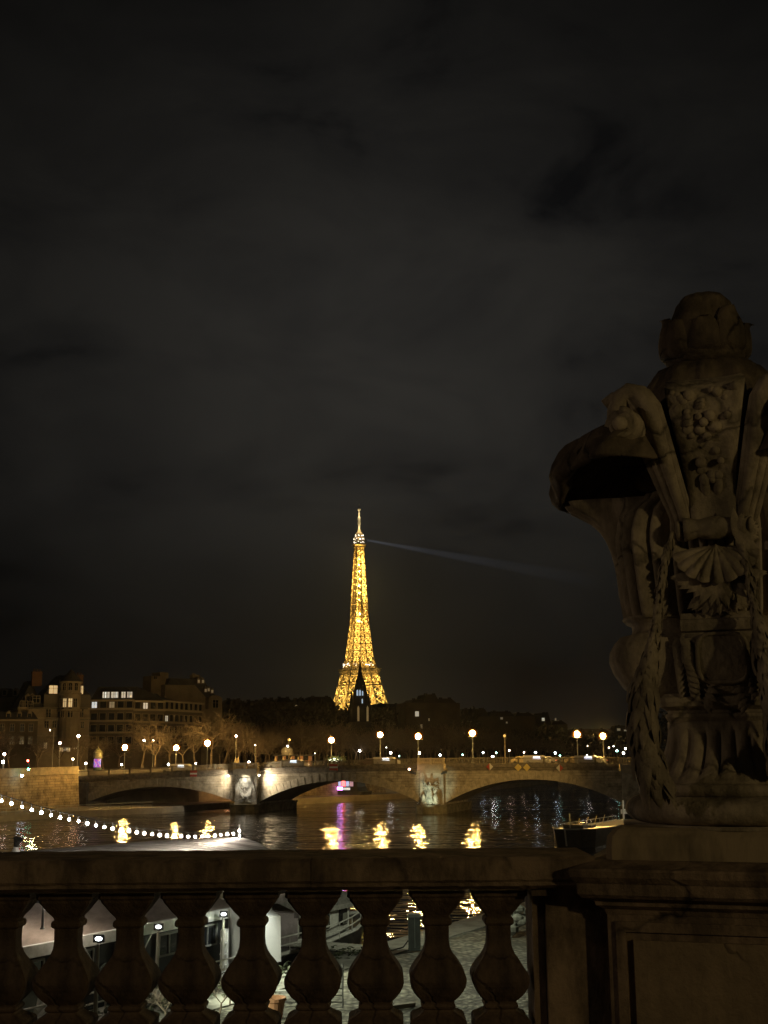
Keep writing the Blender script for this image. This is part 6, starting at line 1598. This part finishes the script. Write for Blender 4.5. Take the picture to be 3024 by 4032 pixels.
# ------------------------------------------------------------------ the small barge with a white wheelhouse
t = thing('wheelhouse_boat', 'small dark hulled boat with a pale wheelhouse moored at the quay', 'boat', FQ(4, 5, 0))
pl = [(-3.5, 3.0), (4, 2.95), (7.5, 3.3), (10, 4.1), (11.6, 5.2), (10, 6.4), (7, 7.4), (-3.5, 7.5)]
m = MB(); rows = []
for z, k in ((-.4, .80), (.3, .88), (1.1, .95), (1.85, 1.0)):
    rows.append([FQ(3.5 + (a - 3.5) * (k if a > 3.5 else 1), 5.25 + (b - 5.25) * k, z + (.45 * max(0, (a - 5) / 6.6) if z > 1 else 0)) for a, b in pl + pl[:1]])
m.grid(rows); m.face(*rows[-1][:-1]); m.build('hull', dark_hull, t)
m = MB()
for sgn, z in ((1, 1.9),):
    pts = [FQ(3.5 + (a - 3.5) * 1.005, 5.25 + (b - 5.25) * 1.01, z + .45 * max(0, (a - 5) / 6.6)) for a, b in pl]; m.tube(pts, .10, 6)
m.build('rubbing_strake', white_paint, t)
m = MB(); zr0, zr1 = 1.85, 3.35
m.prism([(2.6, 3.5), (7.6, 3.7), (7.6, 6.9), (2.6, 7.0)], lambda a, b, q: FQ(a, b, q), zr0, zr1); m.build('wheelhouse', white_paint, t)
m = MB(); m.grid([[FQ(s, o, z) for o, z in ((3.15, zr1 - .12), (3.2, zr1 + .08), (4.3, zr1 + .45), (5.3, zr1 + .55), (6.4, zr1 + .45), (7.3, zr1 + .05))] for s in (2.2, 4, 6, 8.1)]); m.prism([(2.2, 3.15), (8.1, 3.15), (8.1, 3.45), (2.2, 3.45)], lambda a, b, q: FQ(a, b, q), zr1 - .14, zr1 + .08); m.build('wheelhouse_roof', mat('grey_plank_roof', (.30, .29, .26), .8, (.15, .145, .13), 2, stretch=(4, .4, 1)), t)
for s, w in ((2.75, .75), (4.35, 1.1), (6.5, .75)):
    m = MB(); m.prism([(s, 2.35), (s + w, 2.35), (s + w, 3.05), (s + w - .1, 3.15), (s + .1, 3.15), (s, 3.05)], lambda a, b, q: FQ(a, q + (a - 2.6) * .04, b), 3.40, 3.47); g = m.build('window', glass_dark, t)
    m = MB(); m.prism([(s + w * .35, 2.4), (s + w * .9, 2.4), (s + w * .9, 2.9), (s + w * .35, 2.9)], lambda a, b, q: FQ(a, q + (a - 2.6) * .04, b), 3.385, 3.40); m.build('window_blind', mat('window_blind', (.2, .2, .17), .8), g)
m = MB()
for k in range(10):
    a = -3.2 + 1.45 * k; o = 2.98 if a < 5 else 2.98 + (a - 5) ** 2 * .045; zz = 1.85 + .45 * max(0, (a - 5) / 6.6); c = FQ(a, o, zz); m.tube([c, c + Vector((0, 0, .75))], .03, 5)
for hh in (.4, .75): m.tube([FQ(a, 2.98 if a < 5 else 2.98 + (a - 5) ** 2 * .045, 1.85 + .45 * max(0, (a - 5) / 6.6) + hh) for a in [-3.2 + 1.45 * k for k in range(10)]], .032, 5)
m.build('deck_railing', white_paint, t)
# stern clutter with a white locker, red panels and a boarding frame
m = MB(); m.prism([(-3.2, 3.6), (-.1, 3.6), (-.1, 7), (-3.2, 7)], lambda a, b, q: FQ(a, b, q), 1.85, 3.75); m.build('aft_cabin', white_paint, t)
m = MB(); m.prism([(-3.5, 3.4), (.3, 3.4), (.3, 7.2), (-3.5, 7.2)], lambda a, b, q: FQ(a, b, q), 3.77, 3.92); m.build('aft_roof', mat('pale_roof_sheet', (.5, .5, .46), .7), t)
for s, w, z0, z1, mt in ((-2.6, .5, 2.45, 2.85, mat('red_locker', (.30, .02, .02), .5)), (-1.3, .45, 2.45, 2.8, mat('red_locker', (.30, .02, .02), .5)), (-.75, .5, 2.9, 3.5, glass_dark), (-1.9, .5, 2.9, 3.5, glass_dark)):
    m = MB(); m.prism([(s, z0), (s + w, z0), (s + w, z1), (s, z1)], lambda a, b, q: FQ(a, q, b), 3.54, 3.6); m.build('locker_panel' if z0 < 2.6 else 'aft_window', mt, t)
m = MB()
for k in range(4):
    m.tube([FQ(-2.9 + .75 * k, 3.0, 1.9), FQ(-2.0 + .75 * k, 3.25, 3.7)], .03, 5)
    m.tube([FQ(-2.9, 3.0 + .05 * k, 1.9 + .45 * k), FQ(.2, 3.0 + .05 * k, 2.0 + .45 * k)], .028, 5)
m.build('boarding_frame', white_paint, t)
m = MB(); m.lathe([(.14, 3.8), (.14, 5.6)], 10, (FQ(-1.4, 5, 0).x, FQ(-1.4, 5, 0).y)); m.build('mast', mat('pale_flue', (.5, .44, .34), .6), t)
m = MB(); a = FQ(5, 5, 3.8); m.tube([a, a + Vector((0, 0, 1.6))], .03, 5); m.build('aerial', white_paint, t)
for sx in (-2.2, .8, 3.6, 6.2):
    m = MB(); c = FQ(sx, 2.86 if sx < 4 else 2.98, .95); m.tube([c + Vector((0, 0, -.38)), c + Vector((0, 0, -.3)), c + Vector((0, 0, .3)), c + Vector((0, 0, .38))], [.03, .13, .13, .03], 8); m.build('fender', mat('pale_fender', (.4, .36, .27), .8), t)
m = MB(); c = FQ(3.95, 3.33, 2.75); m.tube([c + E1 * .3 * math.cos(a) + Vector((0, 0, .3 * math.sin(a))) for a in [2 * math.pi * q / 16 for q in range(17)]], .06, 6, False); m.build('life_ring', mat('life_ring_red', (.45, .06, .03), .5), t)
# gangway from the quay
gw = thing('gangway', 'pale slatted gangway laid from the quay to the wheelhouse boat', 'gangway', FQ(2, .8, 2))
m = MB()
for k in range(12): m.prism([(1.2, -1.2 + .36 * k), (2.9, -1.2 + .36 * k), (2.9, -.9 + .36 * k), (1.2, -.9 + .36 * k)], lambda a, b, q: FQ(a, b, q), 2.12, 2.17)
m.build('planks', mat('pale_planks', (.45, .45, .40), .8, (.3, .3, .26), 3), gw)
m = MB()
for s in (1.25, 2.85): m.tube([FQ(s, -1.2, 2.09), FQ(s, 3.1, 2.09)], .05, 5)
m.build('beams', iron, gw)
p = Pz(1322, 3968, 2); ld = thing('iron_ladder', 'dark iron ladder frame standing on the quay before the gangway', 'ladder', (p.x, p.y, 2))
m = MB()
for x in (-.22, .24): m.tube([(x, 0, 0), (x, .05, 1.42)], .032, 6)
m.build('stile', iron, ld, local=True)
for k in range(6): m = MB(); m.tube([(-.22, .02, .18 + .22 * k), (.24, .02, .18 + .22 * k)], .022, 5); m.build('rung', iron, ld, local=True)
p = Pz(1632, 3745, 2); kb = thing('service_bollard', 'dark square service bollard with a rounded lid on the quay edge', 'bollard', (p.x, p.y, 2.04))
m = MB(); m.square([(.30, 0), (.30, .05), (.27, .06), (.27, 1.42)], (0, 0), .12); m.build('body', mat('dark_green_grey_paint', (.045, .055, .05), .45, (.03, .036, .033), 3), kb, local=True)
m = MB(); m.square([(.30, 1.42), (.31, 1.47), (.27, 1.54), (.12, 1.58)], (0, 0), .2); m.build('lid', mat('grey_lid', (.11, .12, .11), .4), kb, local=True)
m = MB(); m.box((.02, -.28, .75), (.03, .03, 1.25)); m.build('edge_strip', mat('grey_lid', (.11, .12, .11), .4), kb, local=True)
m = MB(); m.tube([(-.28, -.1, .42), (-.5, -.2, .16), (-.95, -.3, .06), (-1.5, -.35, .05)], .035, 6); m.build('cable', iron, kb, local=True)
p = Pz(1752, 3690, 2); sb = thing('pale_box', 'small pale meter box on the quay edge right of the dark bollard', 'box', (p.x, p.y, 2.04))
m = MB(); m.box((0, 0, .2), (.36, .3, .4)); m.build('case', white_paint, sb, local=True); m = MB(); m.box((0, 0, .42), (.40, .34, .05)); m.build('lid', grey_iron, sb, local=True)
p = Pz(1575, 3970, 2); pk = thing('timber_plank', 'short weathered timber lying on the cobbles', 'plank', (p.x, p.y, 2), R(32))
m = MB(); m.box((0, 0, .07), (1.15, .2, .13)); m.box((-.5, .22, .06), (.35, .18, .1)); m.build('beam', mat('weathered_timber', (.2, .18, .14), .85, (.12, .11, .09), 5), pk, local=True)
p = Pz(1075, 4010, 2); fp = thing('terracotta_planter', 'round terracotta planter at the barge side', 'planter', (p.x, p.y, 2))
m = MB(); m.lathe([(.30, 0), (.40, .55), (.44, .56), (.44, .66), (.38, .66), (.36, .5)], 18); m.build('pot', mat('terracotta', (.32, .16, .08), .8, (.24, .12, .06), 4), fp, local=True)
m = MB(); m.lathe([(.01, .5), (.37, .51)], 18); m.build('soil', iron, fp, local=True)
p = Pz(1120, 3945, 2); bn = thing('steel_bench', 'low pale metal step at the foot of the boarding frame', 'step', (p.x, p.y, 2))
m = MB(); m.box((0, 0, .35), (1.0, .35, .07)); m.build('tread', grey_iron, bn, local=True)
for x in (-.42, .42): m = MB(); m.box((x, 0, .16), (.06, .3, .31)); m.build('leg', iron, bn, local=True)
# weedy shrubs and ivy along the quay side
shr = [bare_tree(s, 1.6, .15, 4) for s in (61, 62)]
GS = 'leafless shrubs along the quay side'
for k, (px, py, h, lb) in enumerate(((245, 4070, 1.5, 'leafless shrub nearest the left edge below the barge'), (300, 4065, 1.3, 'leafless shrub just right of the leftmost one'), (455, 4050, 1.7, 'leafless shrub at the foot of the tall pale pole'), (660, 4040, 1.6, 'leafless shrub below the middle floodlight'), (705, 4000, 1.4, 'leafless shrub right of the one below the middle floodlight'),
                                 (860, 4010, 1.7, 'leafless shrub below the white end wall'), (905, 3960, 1.5, 'leafless shrub in front of the white end wall'), (1062, 3960, 1.5, 'dark leafless shrub under the aft cabin of the wheelhouse boat'))):
    p = Pz(px, py, 2); t = thing('bare_shrub', lb, 'shrub', (p.x, p.y, 2), k * 1.3, GS); tr, cw = shr[k % 2]; t.scale = (h / 1.5, h / 1.5, h / 1.5)
    if k < 2: a_, b_ = tr.build('stem', bark, t, local=True), cw.build('twigs', bark, t, local=True); shr[k] = (a_, b_) if False else shr[k]
    if k < 2: globals()['shp%d' % k] = (a_, b_)
    else:
        for o in globals()['shp%d' % (k % 2)]:
            c = o.copy(); C.objects.link(c); c.parent = t
# ivy clumps on the ground at the foot of the barge
r_ = random.Random(14); iv = MB()
for q in range(420):
    c = FQ(r_.uniform(-16, 1.5), r_.uniform(-.9, .7), 2.03 + abs(r_.gauss(0, .16))); v = Vector((r_.gauss(0, 1), r_.gauss(0, 1), abs(r_.gauss(0, .6)))); iv.leaf(c, v, (0, 0, 1), .26, .08)
tag(iv.build('ground_ivy', mat('ivy_leaf', (.035, .045, .02), .6)), 'dark ivy and weeds along the quay edge', 'ivy', kind='stuff')
# crumpled sheets lit by the floodlights
for px, py, w, lb in ((215, 4040, 1.5, 'crumpled pale plastic sheet at the left below the barge railing'), (600, 3935, 1.3, 'crumpled pale sheet right of the tall pale pole')):
    p = Pz(px, py, 2); r_ = random.Random(px); m = MB()
    m.grid([[(p.x + (x - 4) * w / 8, p.y + (y - 3) * .2, 2.05 + .35 * max(0, r_.gauss(.4, .35)) + .5 * max(0, y - 3) / 3) for x in range(9)] for y in range(7)])
    tag(m.build('plastic_sheet', mat('pale_plastic', (.5, .52, .46), .45)), lb, 'sheet')
# rubble heap and two pale posts further along
p = Pz(2030, 3690, 2); r_ = random.Random(4); m = MB()
for q in range(16): m.ball((p.x + r_.uniform(-.6, 1.1), p.y + r_.uniform(-.2, 1.2), 2.15 + r_.uniform(0, 1.1)), r_.uniform(.22, .42), 7, 5, (1.2, 1, .8))
tag(m.build('stone_heap', mat('rubble_stone', (.2, .2, .17), .9, (.1, .1, .085), 2)), 'heap of pale rubble beside the end block of the balustrade', 'stones')
for px, y0, y1, lb in ((2013, 3690, 3588, 'pale marker post left of two in front of the rubble heap'), (2038, 3650, 3556, 'pale marker post right of two behind the rubble heap')):
    p = Pz(px, y0, 2); h = P(px, y1, p.y).z - 2; t = thing('marker_post', lb, 'post', (p.x, p.y, 2), 0, 'pale marker posts by the rubble')
    m = MB(); m.lathe([(.055, 0), (.05, h)], 8); m.build('shaft', mat('pale_pole_paint', (.50, .48, .40), .5), t, local=True); m = MB(); m.ball((0, 0, h), .07, 8, 6); m.build('cap', white_paint, t, local=True)

# ------------------------------------------------------------------ the cargo barge moored on the right
b0 = Pz(2150, 3337, 0)
t = thing('cargo_barge', 'black hulled cargo barge moored on the right with its bow towards the bridge', 'barge', (b0.x, b0.y, 0))
FC = lambda s, o, z: Vector((b0.x, b0.y, 0)) + E1 * s + E2 * o + Vector((0, 0, z))
pl = [(0, -2.4), (.6, -.9), (3, .2), (38, .2), (38, -5), (3, -5), (.6, -3.9)]
m = MB(); rows = []
for z, k, ex in ((-.4, .93, .6), (.6, .97, .3), (1.5, 1, .05), (2.05, 1.02, -.1)):
    rows.append([FC(a + (ex if a < 1 else 0), -2.4 + (b + 2.4) * k, z if a < 7 else min(z, 1.35)) for a, b in pl + pl[:1]])
m.grid(rows); m.face(*rows[-1][:-1]); m.build('hull', dark_hull, t)
m = MB(); m.tube([FC(a - .1 if a < 1 else a, -2.4 + (b + 2.4) * 1.02, 2.08 if a < 7 else 1.38) for a, b in (pl[6], pl[0], pl[1], pl[2], (8, .2), (38, .2))], .09, 6); m.build('gunwale', mat('worn_pale_gunwale', (.4, .38, .32), .6), t)
m = MB(); m.tube([FC(-.12, -2.4, 2.0), FC(.3, -2.4, .2)], .10, 6); m.build('stem_bar', mat('worn_pale_gunwale', (.4, .38, .32), .6), t)
for sx, o in ((1.3, -.3),):
    m = MB(); c = FC(sx, o, 1.0); m.tube([c + Vector((0, 0, .5)), c + Vector((0, 0, -.4))], .06, 5); m.tube([c + E1 * .4 + Vector((0, 0, -.05)), c + E1 * .2 + Vector((0, 0, -.36)), c + Vector((0, 0, -.42)), c - E1 * .2 + Vector((0, 0, -.36)), c - E1 * .4 + Vector((0, 0, -.05))], .06, 5); m.build('anchor', mat('worn_pale_gunwale', (.4, .38, .32), .6), t)
m = MB(); m.tube([FC(2.2, -2.2, 1.4), FC(2.2, -2.2, 3.7)], .06, 6); m.build('foremast', grey_iron, t)
for a, b, c_ in ((3.2, 2.4, 3.2), (6.0, 2.2, 2.8), (9, 1.9, 2.6)):
    m = MB(); m.prism([(a, -1), (a + 1.7, -1), (a + 1.7, -3.4), (a, -3.4)], lambda p, q, z: FC(p, q, z), 1.3, b); m.build('deck_locker', mat('deck_locker_paint', (.09, .09, .085), .6), t)
m = MB(); m.prism([(11, -.5), (27, -.5), (27, -4.4), (11, -4.4)], lambda p, q, z: FC(p, q, z), 1.3, 1.9); m.build('hatch_cover', mat('hatch_green', (.06, .065, .06), .6), t)
m = MB()
for k in range(14):
    c = FC(4 + 1.7 * k, .1, 1.36); m.tube([c, c + Vector((0, 0, 1.0))], .03, 4)
for hh in (.5, 1.0): m.tube([FC(4, .1, 1.36 + hh), FC(26.1, .1, 1.36 + hh)], .03, 4)
m.build('deck_railing', grey_iron, t)
m = MB()
for q in range(5): m.tube([FC(3 + q * 3.1, -1.4, 1.4), FC(4.6 + q * 3.1, -1.4, 2.9)], .05, 4); m.tube([FC(3 + q * 3.1, -2.4, 2.6), FC(5.6 + q * 3.1, -1.4, 2.2)], .04, 4)
m.build('deck_gear', mat('brassy_gear', (.35, .28, .12), .5), t)
m = MB(); m.prism([(29, -.2), (37, -.2), (37, -4.6), (29, -4.6)], lambda p, q, z: FC(p, q, z), 1.3, 2.50); m.build('deckhouse', black_cabin, t)
for q in range(6):
    m = MB(); m.prism([(29.5 + 1.2 * q, 1.55), (30.2 + 1.2 * q, 1.55), (30.2 + 1.2 * q, 2.3), (29.5 + 1.2 * q, 2.3)], lambda p, z, o: FC(p, o, z), -.19, -.13); m.build('window', mat('dim_curtain', (.16, .15, .12), .8), t)
m = MB(); m.prism([(28.4, .2), (38, .2), (38, -5), (28.4, -5)], lambda p, q, z: FC(p, q, z), 2.50, 3.05); m.prism([(30, -.3), (38, -.3), (38, -4.5), (30, -4.5)], lambda p, q, z: FC(p, q, z), 3.45, 4.0); m.build('white_roof', mat('bright_white_paint', (.8, .8, .76), .5), t)
m = MB(); m.prism([(30.5, -.6), (37.5, -.6), (37.5, -4.2), (30.5, -4.2)], lambda p, q, z: FC(p, q, z), 3.05, 3.45); m.build('upper_cabin', black_cabin, t)
m = MB(); m.tube([FC(28, -.3, 1.3), FC(28, -.3, 4.3)], .12, 6); m.build('mast', white_paint, t)
light('quay_glow', (40, 158, 9), 2600, (1, .86, .6), .3)  # added light for the cargo barge's white roofs, no lamp stands here
light('quay_glow', FQ(6, -4, 7), 650, FG, .3)  # added light on the wheelhouse boat and cobbles, without a lamp
light('quay_glow', (30, 92, 8.0), 900, (1, .9, .7), .3)  # added fill for the barge sides that face the camera

# ------------------------------------------------------------------ thin haze added to give the lamps their halos
if HAZE:
    m = bpy.data.materials.new('halo_haze'); m.use_nodes = True; n = m.node_tree.nodes; l = m.node_tree.links; n.clear()
    v = n.new('ShaderNodeVolumePrincipled'); v.inputs['Color'].default_value = (.9, .92, .95, 1); v.inputs['Density'].default_value = HAZE; v.inputs['Anisotropy'].default_value = .8
    o = n.new('ShaderNodeOutputMaterial'); l.new(v.outputs[0], o.inputs['Volume'])
    b = MB(); b.bb(-3200, 3200, -60, 6100, -2, 420); h = b.build('haze', m); tag(h, 'thin haze added for the lamp halos', 'haze', kind='stuff')
